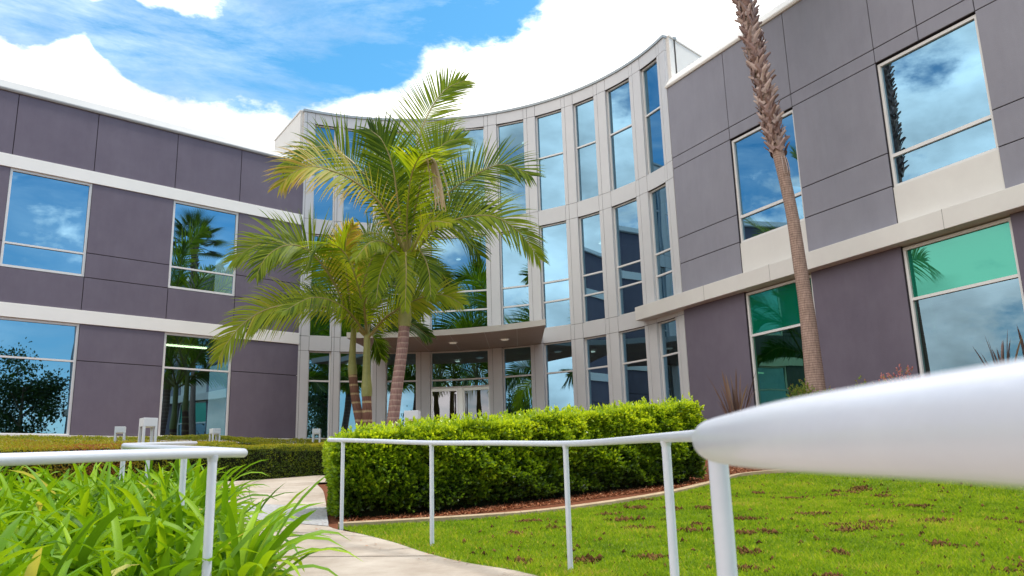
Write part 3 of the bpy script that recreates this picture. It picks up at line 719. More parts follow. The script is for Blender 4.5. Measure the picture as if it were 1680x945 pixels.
for i in range(nn_):
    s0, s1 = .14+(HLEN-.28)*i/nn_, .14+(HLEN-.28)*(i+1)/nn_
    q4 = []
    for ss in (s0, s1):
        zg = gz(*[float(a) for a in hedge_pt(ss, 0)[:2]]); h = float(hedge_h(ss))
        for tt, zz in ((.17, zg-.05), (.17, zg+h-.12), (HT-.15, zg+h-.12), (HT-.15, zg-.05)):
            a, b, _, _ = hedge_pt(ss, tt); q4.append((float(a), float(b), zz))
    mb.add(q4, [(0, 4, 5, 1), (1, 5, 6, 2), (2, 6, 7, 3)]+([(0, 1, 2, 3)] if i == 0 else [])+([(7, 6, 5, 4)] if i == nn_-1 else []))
mb.build('dark_core', CORE, root)  # solid box core; inner shade put into its near-black colour

# low sheared hedges in front of the left wing
def low_hedge(label, front, back, h0, n, tonef, leaf=.030, hf=None, name='low_hedge'):
    A = resample(front, 60); Bk = resample(back, 60)
    zf = lambda s, t: G(A[:, 0][s]+(Bk[:, 0][s]-A[:, 0][s])*t, A[:, 1][s]+(Bk[:, 1][s]-A[:, 1][s])*t)
    root = empty(name, (float(A[30, 0]), float(A[30, 1]), gz(*A[30])), label=label, cat='hedge')
    def at(u, t):
        a = np.stack([np.interp(u*59, np.arange(60), A[:, k]) for k in (0, 1)], 1); b = np.stack([np.interp(u*59, np.arange(60), Bk[:, k]) for k in (0, 1)], 1)
        return a+(b-a)*t[:, None]
    V_, F_, T_, o_ = [], [], [], 0
    L_ = np.hypot(*(A[1:]-A[:-1]).T).sum(); D_ = np.hypot(*(A-Bk).T).mean()
    areas = [L_*h0, L_*D_, D_*h0, D_*h0]; tot_ = sum(areas)
    for face, ar in enumerate(areas):
        m_ = int(n*ar/tot_)+10; u = rng.random(m_); v = rng.random(m_)
        if face == 0: p = at(u, np.zeros(m_)); hh = v*h0; q5 = at(np.clip(u, 0, 1), np.full(m_, .3)); nr_ = p-q5; nr_ = np.concatenate([nr_, np.zeros((m_, 1))], 1)
        elif face == 1: p = at(u, v); hh = np.full(m_, h0); nr_ = np.tile([0, 0, 1.], (m_, 1))
        else:
            e = 0. if face == 2 else 1.; p = at(np.full(m_, e), u); q5 = at(np.full(m_, abs(e-.05)), u); hh = v*h0; nr_ = np.concatenate([p-q5, np.zeros((m_, 1))], 1)
        nr_ = nr_/(np.linalg.norm(nr_, axis=1, keepdims=True)+1e-9)
        zb_ = G(p[:, 0], p[:, 1]) if hf is None else hf(p)
        P = np.concatenate([p, (zb_+hh)[:, None]], 1); P = P+nr_*(wob(P, 6)*.03+wob(P, 20, 1)*.015-rng.random(m_)**2*.05)[:, None]
        tn = tonef(P, hh/h0, face)+rng.normal(size=m_)*.05
        r = shoots(P, nr_, 6, leaf, leaf*.55, np.clip(tn, 0, 1))
        V_.append(r[0]); F_.append(r[1]+o_); T_.append(r[2]); o_ += len(r[0])
    mk('foliage', np.vstack(V_), np.vstack(F_), SHEAR, root, tone=np.concatenate(T_))
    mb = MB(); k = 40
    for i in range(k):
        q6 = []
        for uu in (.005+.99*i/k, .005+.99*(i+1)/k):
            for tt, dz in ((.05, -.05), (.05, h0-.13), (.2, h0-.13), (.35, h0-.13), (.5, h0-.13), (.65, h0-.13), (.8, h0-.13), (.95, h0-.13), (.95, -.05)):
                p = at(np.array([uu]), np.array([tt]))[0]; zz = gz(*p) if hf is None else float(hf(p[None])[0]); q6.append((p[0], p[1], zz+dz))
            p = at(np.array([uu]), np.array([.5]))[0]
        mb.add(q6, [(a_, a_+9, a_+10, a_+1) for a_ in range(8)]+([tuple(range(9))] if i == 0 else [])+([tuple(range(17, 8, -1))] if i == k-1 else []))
    mb.build('dark_core', CORE, root)  # closed core, shade inside the hedge put into its colour
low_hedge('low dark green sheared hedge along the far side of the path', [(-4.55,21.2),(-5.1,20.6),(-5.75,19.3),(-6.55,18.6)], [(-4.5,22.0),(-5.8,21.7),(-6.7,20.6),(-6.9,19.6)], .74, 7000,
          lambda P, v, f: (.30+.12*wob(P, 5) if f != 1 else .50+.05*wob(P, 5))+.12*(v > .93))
def yr(P, v, f):
    red = np.exp(-((P[:, 0]+8.9)/1.3)**2)*(P[:, 1] < 19.3+0*P[:, 0])
    red = red+.4*np.exp(-((P[:, 0]+11.2)/.8)**2)*(v < .8)
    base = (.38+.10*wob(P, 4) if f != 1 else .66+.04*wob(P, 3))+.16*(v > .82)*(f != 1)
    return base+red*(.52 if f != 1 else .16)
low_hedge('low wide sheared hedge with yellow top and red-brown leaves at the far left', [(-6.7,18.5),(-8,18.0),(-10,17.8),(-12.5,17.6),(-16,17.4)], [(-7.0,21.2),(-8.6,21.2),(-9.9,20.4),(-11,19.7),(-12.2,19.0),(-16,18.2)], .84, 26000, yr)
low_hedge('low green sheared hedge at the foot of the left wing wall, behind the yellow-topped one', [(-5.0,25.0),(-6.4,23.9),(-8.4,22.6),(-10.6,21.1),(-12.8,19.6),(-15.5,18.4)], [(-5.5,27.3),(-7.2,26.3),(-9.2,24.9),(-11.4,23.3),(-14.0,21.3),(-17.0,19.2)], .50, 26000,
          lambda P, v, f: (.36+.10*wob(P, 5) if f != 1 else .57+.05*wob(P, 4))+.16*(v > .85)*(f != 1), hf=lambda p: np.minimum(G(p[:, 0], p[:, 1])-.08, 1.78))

# mulch chips under and beside the hedges
n = 16000; s = rng.random(n)*(HLEN+.5)-.15; t = -rng.random(n)*.55-.0; x, y, nx_, ny_ = hedge_pt(s, t+.25)
P = np.stack([x, y, G(x, y)-.028+rng.random(n)*.02], 1)
x2 = rng.random(7000)*2.4+2.6; y2 = rng.random(7000)*2.2+12.9; keep = np.ones(7000, bool)
P = np.vstack([P, np.stack([x2, y2, G(x2, y2)-.028+rng.random(7000)*.02], 1)])
# keep chips off the lawn and the path
def side_of(poly, P):
    best = np.full(len(P), 1e9); sg_ = np.zeros(len(P))
    for a, b in zip(poly[:-1], poly[1:]):
        d = b-a; L2 = d@d; tt = np.clip(((P[:, :2]-a)@d)/L2, 0, 1); c = a+tt[:, None]*d; r = P[:, :2]-c; dd = np.hypot(*r.T)
        cr = d[0]*r[:, 1]-d[1]*r[:, 0]; u = dd < best; best = np.where(u, dd, best); sg_ = np.where(u, np.sign(cr), sg_)
    return best*sg_
P = P[(side_of(CL, P) < -.07) | (P[:, 0] < -1.9)]; P = P[side_of(PB, P) < -.02]
n = len(P); v = leaves(P, unit(n)*np.array([1, 1, .35]), np.tile([0, 0, 1.], (n, 1))+unit(n)*.6, .02+.035*rng.random(n), .008+.012*rng.random(n), rng.random(n))
tag(mk('bark_mulch', v[0], v[1], CHIP, tone=v[2]), label='red-brown bark chips spread along the foot of the big hedge', cat='mulch', kind='stuff')

# ------------------------------------------------------------------ grass
PATCH = []
for _ in range(75):
    i = rng.random()**.7; PATCH.append((rng.uniform(-.3, 6.5), rng.uniform(5.2, 12.8), rng.uniform(.05, .20), rng.uniform(.05, .17), rng.uniform(0, 1)))
def patchiness(P):
    v = np.zeros(len(P))
    for a, b, r1, r2, q7 in PATCH:
        d = ((P[:, 0]-a)/r1)**2+((P[:, 1]-b)/r2)**2+.8*wob(P, 14, q7*9); v = np.maximum(v, np.clip(1.6-d, 0, 1))
    return v
n = 300000
y = 4.0+9.8*rng.random(n)**1.05; x = -2.2+(y*.62+2.6)*rng.random(n)**.95*1.0
P = np.stack([x, y, np.zeros(n)], 1)
P = P[(side_of(LA, P) < -.0)]; P = P[(side_of(CL, P) > .065)]
pt = patchiness(P); P = P[rng.random(len(P)) > pt*.6]
n = len(P); P[:, 2] = G(P[:, 0], P[:, 1])+.005
hgt = (.020+.024*rng.random(n))*(1+.35*wob(P, 1.5)); le = unit(n); le[:, 2] = 0
bd = rng.uniform(0, 2*math.pi, n); sx = np.stack([np.cos(bd), np.sin(bd), np.zeros(n)], 1)*(.0022+.0022*rng.random(n))[:, None]*(.6+P[:, 1]/9)[:, None]
tip = P+np.stack([np.zeros(n), np.zeros(n), hgt], 1)+le*(hgt*.65)[:, None]; mid = P+np.stack([np.zeros(n), np.zeros(n), hgt*.6], 1)+le*(hgt*.2)[:, None]
V = np.stack([P-sx, P+sx, mid+sx*.8, tip, mid-sx*.8], 1).reshape(-1, 3)
tn = np.clip(.50+.26*wob(P, 1.5)+.20*wob(P, 6, 2)+rng.normal(size=n)*.15+(rng.random(n) < .05)*.4, 0, 1)
base = np.arange(n)*5
F = np.stack([base, base+1, base+2, base+3, base+4], 1)
tag(mk('grass', V, F, GRASS, tone=np.repeat(tn, 5)), label='short bright green lawn grass on the right of the path', cat='grass', kind='stuff')
# bare soil clods
Pc = []
for a, b, r1, r2, q7 in PATCH:
    k = int(20+2400*r1*r2); Pc.append(np.stack([a+rng.normal(size=k)*r1*.5, b+rng.normal(size=k)*r2*.55, np.zeros(k)], 1))
x = rng.uniform(-.5, 6.5, 900); y = rng.uniform(5, 13, 900); Pc.append(np.stack([x, y, x*0], 1))
P = np.vstack(Pc); P = P[(side_of(LA, P) < -.03) & (side_of(CL, P) > .08)]
n = len(P); P[:, 2] = G(P[:, 0], P[:, 1])+.022; r = .008+.020*rng.random(n)**1.5
oct_ = np.array([(1,0,0),(-1,0,0),(0,1,0),(0,-1,0),(0,0,1.1),(0,0,-.5)])
P[:, :2] += rng.normal(size=(n, 2))*.03*(rng.random((n, 1)) < .4); V = (P[:, None, :]+oct_[None]*r[:, None, None]*(.7+.6*rng.random((n, 6, 1)))).reshape(-1, 3)
fo = np.array([(0,2,4),(2,1,4),(1,3,4),(3,0,4),(2,0,5),(1,2,5),(3,1,5),(0,3,5)])
F = (fo[None]+np.arange(n)[:, None, None]*6).reshape(-1, 3)
tag(mk('soil_clods', V, F, CLOD, tone=np.repeat(rng.random(n), 6)), label='crumbs of bare brown soil scattered over the lawn', cat='soil', kind='stuff')

# ------------------------------------------------------------------ strap-leaved plants
def strap(V, F, T, base, az, L, lean, wd, droop, tn, seg=9, twist=0):
    """one folded strap leaf that rises and arches over"""
    h = np.array([math.cos(az), math.sin(az), 0]); p = np.array(base, float); th = lean; k0 = len(V)//1
    sd_ = np.array([-math.sin(az), math.cos(az), 0])
    for i in range(seg+1):
        t = i/seg; w_ = wd*(.62+1.2*t if t < .28 else (1-((t-.28)/.72)**6)*.945+.012)
        d = h*math.sin(th)+np.array([0, 0, math.cos(th)]); nrm = np.cross(sd_, d)
        tw = twist*t; sv = sd_*math.cos(tw)+nrm*math.sin(tw); nv = np.cross(sv, d)
        V += [tuple(p-sv*w_/2-nv*w_*.13), tuple(p+nv*w_*.08), tuple(p+sv*w_/2-nv*w_*.13)]
        T += [tn+.10*t]*3
        if i < seg:
            a = k0+i*3; F += [(a, a+1, a+4, a+3), (a+1, a+2, a+5, a+4)]
        th += droop*(.35+1.5*t)/seg; p = p+d*L/seg
V, F, T = [], [], []
clumps = []
bed_edge = crom([(-1.35,2.0,0),(-1.50,2.8,0),(-1.66,3.45,0),(-1.30,3.85,0),(-1.38,4.5,0),(-1.85,5.5,0),(-2.35,6.6,0),(-2.8,7.6,0),(-3.2,8.6,0)], 80)[:, :2]
for yy in np.arange(2.35, 9.4, .29):
    ex = float(np.interp(yy, bed_edge[:, 1], bed_edge[:, 0]))
    for xx in np.arange(ex-.12, -yy*.72-1.1, -.30):
        clumps.append((xx+rng.uniform(-.09, .09), yy+rng.uniform(-.09, .09)))
for (x, y) in clumps:
    z = gz(x, y); nl_ = int(rng.uniform(17, 24)) if y < 6 else 19; hh = rng.uniform(.88, 1.12)*(1+.16*min(max((y-3.6)/2, 0), 1))
    for k in range(nl_):
        az = rng.uniform(0, 2*math.pi); old = rng.random()
        strap(V, F, T, (x+rng.uniform(-.05, .05), y+rng.uniform(-.05, .05), z), az, hh*rng.uniform(.52, .82), rng.uniform(.05, .42) if old > .4 else rng.uniform(.3, .75), rng.uniform(.036, .056), rng.uniform(.6, 2.3) if old > .25 else rng.uniform(1.6, 2.6), float(np.clip(rng.normal(.38, .20), .02, .95)) if rng.random() > .015 else 1.0, twist=rng.uniform(-.8, .8))
tag(mk('strap_leaf_plants', np.array(V), np.array(F), AGA, tone=np.clip(T, 0, 1), smooth=True), label='bed of glossy bright green strap-leaved plants around the left handrail', cat='ground cover', kind='stuff')

# a few fallen leaves and grit along the edges of the path
n = 170; k = rng.integers(60, 200, n); t = np.where(rng.random(n) < .5, rng.random(n)**2*.25, 1-rng.random(n)**2*.25)
P2 = PA[k]+(PB[k]-PA[k])*t[:, None]; P = np.stack([P2[:, 0], P2[:, 1], G(P2[:, 0], P2[:, 1])+.022], 1)
v = leaves(P, unit(n)*np.array([1, 1, .12]), np.tile([0, 0, 1.], (n, 1))+unit(n)*.25, .015+.04*rng.random(n), .006+.016*rng.random(n), .3+.7*rng.random(n), .1)
tag(mk('leaf_litter', v[0], v[1], CHIP, tone=v[2]), label='scattered dry brown leaf bits along the edges of the pale path', cat='leaf litter', kind='stuff')

# ------------------------------------------------------------------ feather palms
UP = np.array([0, 0, 1.])
def frond(parent, ctrl, Lmax=1.0, pairs=64, tone=.4, ref=(0,-1,.45), hang=.55, brk=0, start=.10, tip_tone=.0, width=.037, lift=.25, name='frond', label=None):
    C = crom(ctrl, 70); seg = np.concatenate([[0], np.cumsum(np.linalg.norm(C[1:]-C[:-1], axis=1))]); LN = seg[-1]
    Tn = np.gradient(C, axis=0); Tn /= np.linalg.norm(Tn, axis=1, keepdims=True)
    hang *= .75; Lmax *= 1.08*SZ; width *= SZ; ref = np.asarray(ref, float)
    S = np.cross(Tn, ref); S /= (np.linalg.norm(S, axis=1, keepdims=True)+1e-6)
    for i in range(1, 70):
        if S[i]@S[i-1] < 0: S[i] = -S[i]
    for _ in range(4): S[1:-1] = (S[:-2]+S[1:-1]*2+S[2:])/4
    S /= np.linalg.norm(S, axis=1, keepdims=True)
    mb = MB(); mb.tube(C[::3], [.026*SZ*(1-.86*(i/23)) for i in range(24)], n=6); nv = len(mb.v)
    V = list(mb.v); F = list(mb.f); mi = [1]*len(F); T = list(np.clip(.35+.5*np.repeat(np.linspace(0, 1, 24), 6)*.6+tone*.3, 0, 1))
    sl_ = 5
    for k in range(pairs):
        t = start+(1-start)*(k+.5)/pairs
        i = min(int(t*69), 68); fr = t*69-i; p0 = C[i]*(1-fr)+C[i+1]*fr; Tt = Tn[i]*(1-fr)+Tn[i+1]*fr; Ss = S[i]
        Nn = np.cross(Ss, Tt)
        u = (t-start)/(1-start); prof = min(1, .35+2.4*u) if u < .27 else 1-.72*((u-.27)/.73)**1.7
        for sgn in (-1, 1):
            if rng.random() < brk: continue
            L = Lmax*prof*rng.uniform(.88, 1.08); ang = rad(66-38*u)+rng.normal()*.05
            lf = lift*rng.normal(.8, .8)
            d = Tt*math.cos(ang)+Ss*sgn*math.sin(ang)+Nn*lf*.35; d /= np.linalg.norm(d)
            p = p0.copy(); st = L/sl_; base = len(V); tn_ = float(np.clip(tone+rng.normal()*.09, 0, 1))
            g = hang*rng.uniform(.7, 1.3)
            for q8 in range(sl_+1):
                f = q8/sl_; wv = np.cross(d, Nn+.0001); wl = np.linalg.norm(wv); wv = wv/wl if wl > 1e-4 else Tt
                ww = width*(.55+1.2*f if f < .3 else .91*(1-((f-.3)/.7)**1.5)+.03)*.5
                V += [tuple(p-wv*ww), tuple(p+wv*ww)]; T += [tn_+tip_tone*f*f]*2
                if q8 < sl_: F.append((base+2*q8, base+2*q8+1, base+2*q8+3, base+2*q8+2)); mi.append(0)
                p = p+d*st; d = d-UP*g/sl_*(.5+f*.9); d /= np.linalg.norm(d)
    o = mk(name, V, F, [FROND, RACHIS], parent, mi=mi, tone=np.clip(T, 0, 1))
    return tag(o, label=label)

def ring_bark(name, c1, c2, c3, scale):
    mt = bpy.data.materials.new(name); mt.use_nodes = True; t = mt.node_tree; b = t.nodes['Principled BSDF']; b.inputs['Roughness'].default_value = .8; b.inputs['Specular IOR Level'].default_value = .2
    tcn = t.nodes.new('ShaderNodeTexCoord'); sx = t.nodes.new('ShaderNodeSeparateXYZ'); t.links.new(tcn.outputs['Object'], sx.inputs[0])
    n = t.nodes.new('ShaderNodeTexNoise'); n.inputs['Scale'].default_value = 5; n.inputs['Detail'].default_value = 6; t.links.new(tcn.outputs['Object'], n.inputs['Vector'])
    mp_ = t.nodes.new('ShaderNodeMapping'); mp_.inputs['Scale'].default_value = (14, 14, 2); t.links.new(tcn.outputs['Object'], mp_.inputs[0])
    n2_ = t.nodes.new('ShaderNodeTexNoise'); n2_.inputs['Scale'].default_value = 3; n2_.inputs['Detail'].default_value = 5; t.links.new(mp_.outputs[0], n2_.inputs['Vector'])
    a = t.nodes.new('ShaderNodeMath'); a.operation = 'MULTIPLY_ADD'; a.inputs[1].default_value = .05; t.links.new(n.outputs['Fac'], a.inputs[0]); t.links.new(sx.outputs['Z'], a.inputs[2])
    m_ = t.nodes.new('ShaderNodeMath'); m_.operation = 'MULTIPLY'; m_.inputs[1].default_value = scale; t.links.new(a.outputs[0], m_.inputs[0])
    fr = t.nodes.new('ShaderNodeMath'); fr.operation = 'FRACT'; t.links.new(m_.outputs[0], fr.inputs[0])
    r = t.nodes.new('ShaderNodeValToRGB'); e = r.color_ramp.elements; e[0].position = 0; e[0].color = (*c3, 1); e[1].position = 1; e[1].color = (*c2, 1)
    k = e.new(.16); k.color = (*c3, 1); k = e.new(.26); k.color = (*c1, 1)
    t.links.new(fr.outputs[0], r.inputs[0])
    mx_ = t.nodes.new('ShaderNodeMix'); mx_.data_type = 'RGBA'; mx_.blend_type = 'MULTIPLY'; mx_.inputs['Factor'].default_value = .65
    r2 = t.nodes.new('ShaderNodeValToRGB'); r2.color_ramp.elements[0].position = .3; r2.color_ramp.elements[0].color = (.45, .42, .4, 1); r2.color_ramp.elements[1].position = .7; r2.color_ramp.elements[1].color = (1.25, 1.2, 1.2, 1)
    t.links.new(n2_.outputs['Fac'], r2.inputs[0]); t.links.new(r.outputs[0], mx_.inputs['A']); t.links.new(r2.outputs[0], mx_.inputs['B']); t.links.new(mx_.outputs['Result'], b.inputs['Base Color'])
    bp = t.nodes.new('ShaderNodeBump'); bp.inputs['Strength'].default_value = .6; bp.inputs['Distance'].default_value = .02; t.links.new(fr.outputs[0], bp.inputs['Height']); t.links.new(bp.outputs[0], b.inputs['Normal'])
    return mt
KTR = ring_bark('ringed_palm_bark', (.27,.16,.14), (.33,.215,.19), (.44,.33,.27), 6)
KTR2 = ring_bark('ringed_young_palm_bark', (.17,.085,.06), (.21,.11,.08), (.42,.32,.18), 3.6)
SHAFT = mat('palm_crownshaft', (.20,.21,.055), .45, .4, var=(.30,.29,.09), vscale=4, vdet=6)
FTR = ring_bark('fan_palm_bark', (.42,.30,.245), (.48,.36,.30), (.25,.17,.14), 17)

def PX(d0, X0, Z0):   # picture-plane offsets (in units read off the photo at 1/90 m) to metres about a crown
    pass
# crown centres (world): measured depth about 15.3 m and 16 m
SZ = 1.57
def palm(label, base, kinks, crown, tr, ctr, mat_t, fronds, sz, shaft_from):
    """trunk through base+kinks to crown; fronds: list of (points (dx,dy,dz) from the crown), kwargs"""
    E0 = np.array([0, 0, .85]); sc_ = lambda p: tuple(E0+(np.array(p)-E0)*SZ)
    base = sc_((*base, 1))[:2]; kinks = [sc_(k) for k in kinks]; crown = sc_(crown); shaft_from = sc_((0, 0, shaft_from))[2]; tr *= SZ; ctr *= SZ
    root = empty('palm_tree', (base[0], base[1], gz(*base[:2])), label=label, cat='palm tree', group='feather palms by the entrance')
    pts = [(base[0], base[1], gz(*base[:2])-.1)]+kinks+[crown]; C = crom(pts, 60)
    zs_ = C[:, 2]; iz = int(np.argmin(abs(zs_-shaft_from)))
    rr = np.interp(zs_, [zs_[0], zs_[0]+.8, shaft_from, zs_[-1]], [tr*1.25, tr*1.02, tr*.92, tr*.80])
    mb = MB(); mb.tube(C[:iz+1], list(rr[:iz+1]), n=20); mb.build('trunk', mat_t, root, smooth=True)
    m2 = len(C)-iz; u = np.linspace(0, 1, m2); r2 = ctr*(1.0+.22*np.exp(-((u-.12)/.16)**2)-.28*u)
    C2 = np.vstack([C[iz:], C[-1]+(C[-1]-C[-4])*.6]); mb = MB(); mb.tube(C2, list(r2)+[ctr*.5], n=20); mb.build('crownshaft', SHAFT, root, smooth=True)
    cr = np.array(crown)
    for pts, kw in fronds:
        frond(root, [cr+np.array(p)*SZ for p in pts], **kw)
    return root
K = dict
big = [  # low tone on inner fronds: crown shade put into leaflet colour
 ([(0,-.1,-.1),(-.22,-.45,.02),(-.40,-.7,-.45),(-.46,-.8,-1.0)], K(tone=.50, hang=1.0, Lmax=.5, pairs=44)),
 ([(0,-.1,-.1),(.25,-.4,.05),(.45,-.55,-.35),(.50,-.6,-.9)], K(tone=.42, hang=1.0, Lmax=.5, pairs=44)),
 ([(0,-.1,-.15),(.02,-.4,.0),(.06,-.65,-.5),(.05,-.7,-1.15)], K(tone=.55, hang=1.0, Lmax=.42, pairs=44)),
 ([(0,0,0),(-.12,-.4,.9),(-.20,-.6,1.6),(-.38,-.7,2.1),(-.62,-.7,2.35)], K(tone=.30, hang=.4, Lmax=.85)),
 ([(0,0,0),(.20,-.3,1.0),(.42,-.4,1.7),(.75,-.4,2.15),(1.1,-.3,2.3)], K(tone=.48, hang=.4, Lmax=.85)),
 ([(0,0,0),(.35,.3,.75),(.8,.5,1.15),(1.25,.6,1.2),(1.6,.6,.95)], K(tone=.22, hang=.7, Lmax=.85)),
 ([(0,0,-.05),(-.28,.2,1.1),(-.5,.35,1.9),(-.65,.5,2.5),(-.7,.6,2.9)], K(tone=.40, hang=.25, Lmax=.7)),
 ([(0,0,-.05),(.10,-.25,1.3),(.24,-.2,2.35),(.46,.05,3.1),(.76,.2,3.6),(1.12,.35,3.85)], K(tone=.55, ref=(.25,-1,.2), hang=.10, Lmax=.92, pairs=72, lift=.15)),
 ([(0,0,-.05),(-.35,-.3,.95),(-.78,-.5,1.55),(-1.15,-.6,1.9),(-1.55,-.6,2.08),(-1.95,-.5,1.98),(-2.3,-.4,1.72)], K(tone=.42, hang=.75)),
 ([(0,0,-.05),(-.35,-.9,.75),(-.75,-1.5,1.02),(-1.1,-1.8,1.12),(-1.4,-2.0,1.12),(-1.66,-2.1,.98),(-1.85,-2.15,.75)], K(tone=.74, hang=1.1, tip_tone=.25, Lmax=.86)),
 ([(.02,0,-.05),(.45,.1,.95),(.85,.25,1.45),(1.3,.35,1.78),(1.75,.35,1.98),(2.1,.25,1.88),(2.42,.15,1.66)], K(tone=.38, hang=.7)),
 ([(.02,0,-.1),(.45,-.35,.35),(.85,-.5,.55),(1.35,-.6,.62),(1.75,-.65,.55),(2.15,-.65,.25),(2.50,-.6,-.25)], K(tone=.50, hang=1.1, Lmax=.90, pairs=70)),
 ([(0,0,-.05),(.05,-.5,.7),(.20,-1.0,1.30),(.42,-1.4,1.52),(.62,-1.7,1.45)], K(tone=.46, hang=1.3, Lmax=.72, pairs=58, tip_tone=.1, ref=(.3,-.6,.7))),
 ([(0,.05,0),(.3,.8,1.3),(.75,1.5,2.1),(1.2,2.0,2.5),(1.6,2.4,2.45)], K(tone=.66, hang=.5, Lmax=.8)),
 ([(0,-.05,-.1),(.25,-.6,.15),(.55,-1.1,.35),(.95,-1.5,.20)], K(tone=.66, hang=.9, Lmax=.5, pairs=44)),
 ([(0,.05,-.1),(-.5,.6,.6),(-1.0,1.1,.85),(-1.5,1.5,.65),(-1.9,1.8,.2)], K(tone=.30, hang=1.0)),
 ([(0,.05,-.1),(.35,.4,-.05),(.6,.6,-.18),(.8,.7,-.5)], K(tone=.3, hang=1.2, Lmax=.45, pairs=36)),
 ([(0,.0,-.05),(.15,.7,.9),(.5,1.3,1.2),(.95,1.8,1.05),(1.3,2.1,.6)], K(tone=.26, hang=1.0)),
 ([(0,.0,-.05),(-.2,.5,1.2),(-.35,1.0,1.9),(-.6,1.5,2.2),(-.9,1.9,2.1)], K(tone=.45, hang=.6)),
 ([(0,-.1,-.1),(-.3,-.5,.15),(-.55,-.95,.05),(-.75,-1.3,-.35)], K(tone=.6, hang=1.2, Lmax=.5, pairs=40)),
]
CB = (-1.98, 15.3, 5.05)
pb = palm('tallest feather palm with ringed brown trunk and wide arching fronds, before the curved glass', (-2.32, 15.3), [(-2.22,15.3,2.2),(-2.05,15.3,3.6)], CB, .112, .105, KTR, big, 0, 3.72)
# withered grey-tan frond hanging in the tall palm's crown
v = MB()
cr = np.array([0, 0, .85])+(np.array(CB)-np.array([0, 0, .85]))*SZ
pts_ = crom([cr+np.array(p)*SZ for p in ((.30,-1.0,1.45),(.58,-1.15,1.55),(.68,-1.2,1.25),(.74,-1.2,.85),(.78,-1.15,.45))], 12)
V, F, T = [], [], []
for k in range(26):
    o_ = len(V); off_ = rng.normal(size=3)*np.array([.07, .08, .05]); ln = rng.uniform(.6, 1.0)
    for i in range(12):
        f = i/11; p = pts_[int(i*ln)]+off_*(.4+1.3*f); ww = .032*(1-f*.6); V += [tuple(p-np.array([ww, 0, 0])), tuple(p+np.array([ww, 0, 0]))]; T += [1.0, 1.0]
        if i: F.append((o_+2*i-2, o_+2*i-1, o_+2*i+1, o_+2*i))
DEAD = leafmat('withered_frond', [(0,(.20,.15,.08)),(1,(.42,.34,.24))], trans=.25)
tag(mk('withered_frond', V, F, DEAD, pb, tone=T), label='folded dry tan frond')
CM = (-2.86, 16.0, 3.70)
mid_ = [
 ([(0,0,-.05),(-.05,-.3,.6),(-.15,-.6,1.1),(-.30,-.9,1.45),(-.52,-1.15,1.55),(-.75,-1.3,1.40),(-.88,-1.4,1.0)], K(tone=.45, hang=1.2, Lmax=.85, ref=(-.5,-.6,.6))),
 ([(0,0,-.08),(.40,-.3,.28),(.85,-.5,.5),(1.25,-.6,.62),(1.6,-.7,.60),(1.9,-.75,.42)], K(tone=.62, hang=.9, Lmax=.66)),
 ([(0,0,-.05),(-.5,-.4,.40),(-1.0,-.6,.52),(-1.45,-.7,.50),(-1.85,-.75,.38),(-2.2,-.8,.12),(-2.45,-.8,-.2),(-2.6,-.8,-.5)], K(tone=.60, hang=1.1, Lmax=.80, pairs=74)),
 ([(0,0,0),(-.5,.1,.50),(-.95,.2,.72),(-1.35,.2,.78),(-1.75,.2,.66),(-2.1,.15,.42),(-2.3,.1,.2)], K(tone=.22, hang=1.1, Lmax=.55)),
 ([(0,0,0),(.1,.5,.8),(.3,1.0,1.2),(.6,1.4,1.2),(.9,1.7,.8)], K(tone=.35, hang=.9)),
 ([(0,0,0),(.05,-.6,.5),(.25,-1.1,.6),(.5,-1.5,.4)], K(tone=.40, hang=1.0, Lmax=.6, pairs=50)),
 ([(0,0,0),(-.1,.4,1.1),(-.05,.7,1.7),(.15,1.0,2.0)], K(tone=.55, hang=.5, Lmax=.7)),
 ([(0,0,-.05),(.3,.5,.3),(.7,.9,.4),(1.1,1.2,.15)], K(tone=.25, hang=1.0, Lmax=.6)),
 ([(0,0,0),(-.3,-.8,.4),(-.7,-1.5,.45),(-1.1,-2.0,.1)], K(tone=.45, hang=1.1, Lmax=.65)),
]
palm('feather palm with straight yellow-green upper stem, middle of the three by the entrance', (-2.78, 16.0), [(-2.83,16.0,1.9),(-2.86,16.0,2.8)], CM, .098, .088, KTR2, mid_, 0, 2.52)
CLP = (-3.22, 16.5, 3.95)
left_ = [
 ([(0,0,-.05),(-.30,-.2,.9),(-.75,-.3,1.50),(-1.2,-.4,1.68),(-1.6,-.45,1.72),(-2.0,-.5,1.60),(-2.35,-.5,1.35)], K(tone=.52, hang=1.0)),
 ([(0,0,-.05),(-.35,-.5,.9),(-.75,-.9,1.40),(-1.1,-1.2,1.42),(-1.4,-1.4,1.15),(-1.55,-1.5,.75)], K(tone=.42, hang=1.2, Lmax=.75)),
 ([(0,0,0),(-.1,-.3,1.0),(-.1,-.5,1.6),(.1,-.7,1.95)], K(tone=.80, hang=.5, Lmax=.55, tip_tone=.2, ref=(0,-1,.3))),
 ([(0,0,0),(.3,.4,1.0),(.7,.8,1.5),(1.1,1.1,1.5),(1.5,1.3,1.2)], K(tone=.34, hang=.9)),
 ([(0,0,0),(.25,-.3,.9),(.5,-.5,1.4),(.85,-.7,1.5),(1.1,-.8,1.2)], K(tone=.48, hang=1.0, Lmax=.65)),
 ([(0,0,-.05),(.1,.6,.1),(.2,1.2,-.0),(.3,1.6,-.4)], K(tone=.25, hang=1.0, Lmax=.6)),
]
palm('leaning feather palm, left of the three by the entrance', (-2.82, 16.25), [(-2.98,16.4,1.75),(-3.16,16.5,2.5),(-3.24,16.5,3.2)], CLP, .092, .078, KTR2, left_, 0, 2.98)

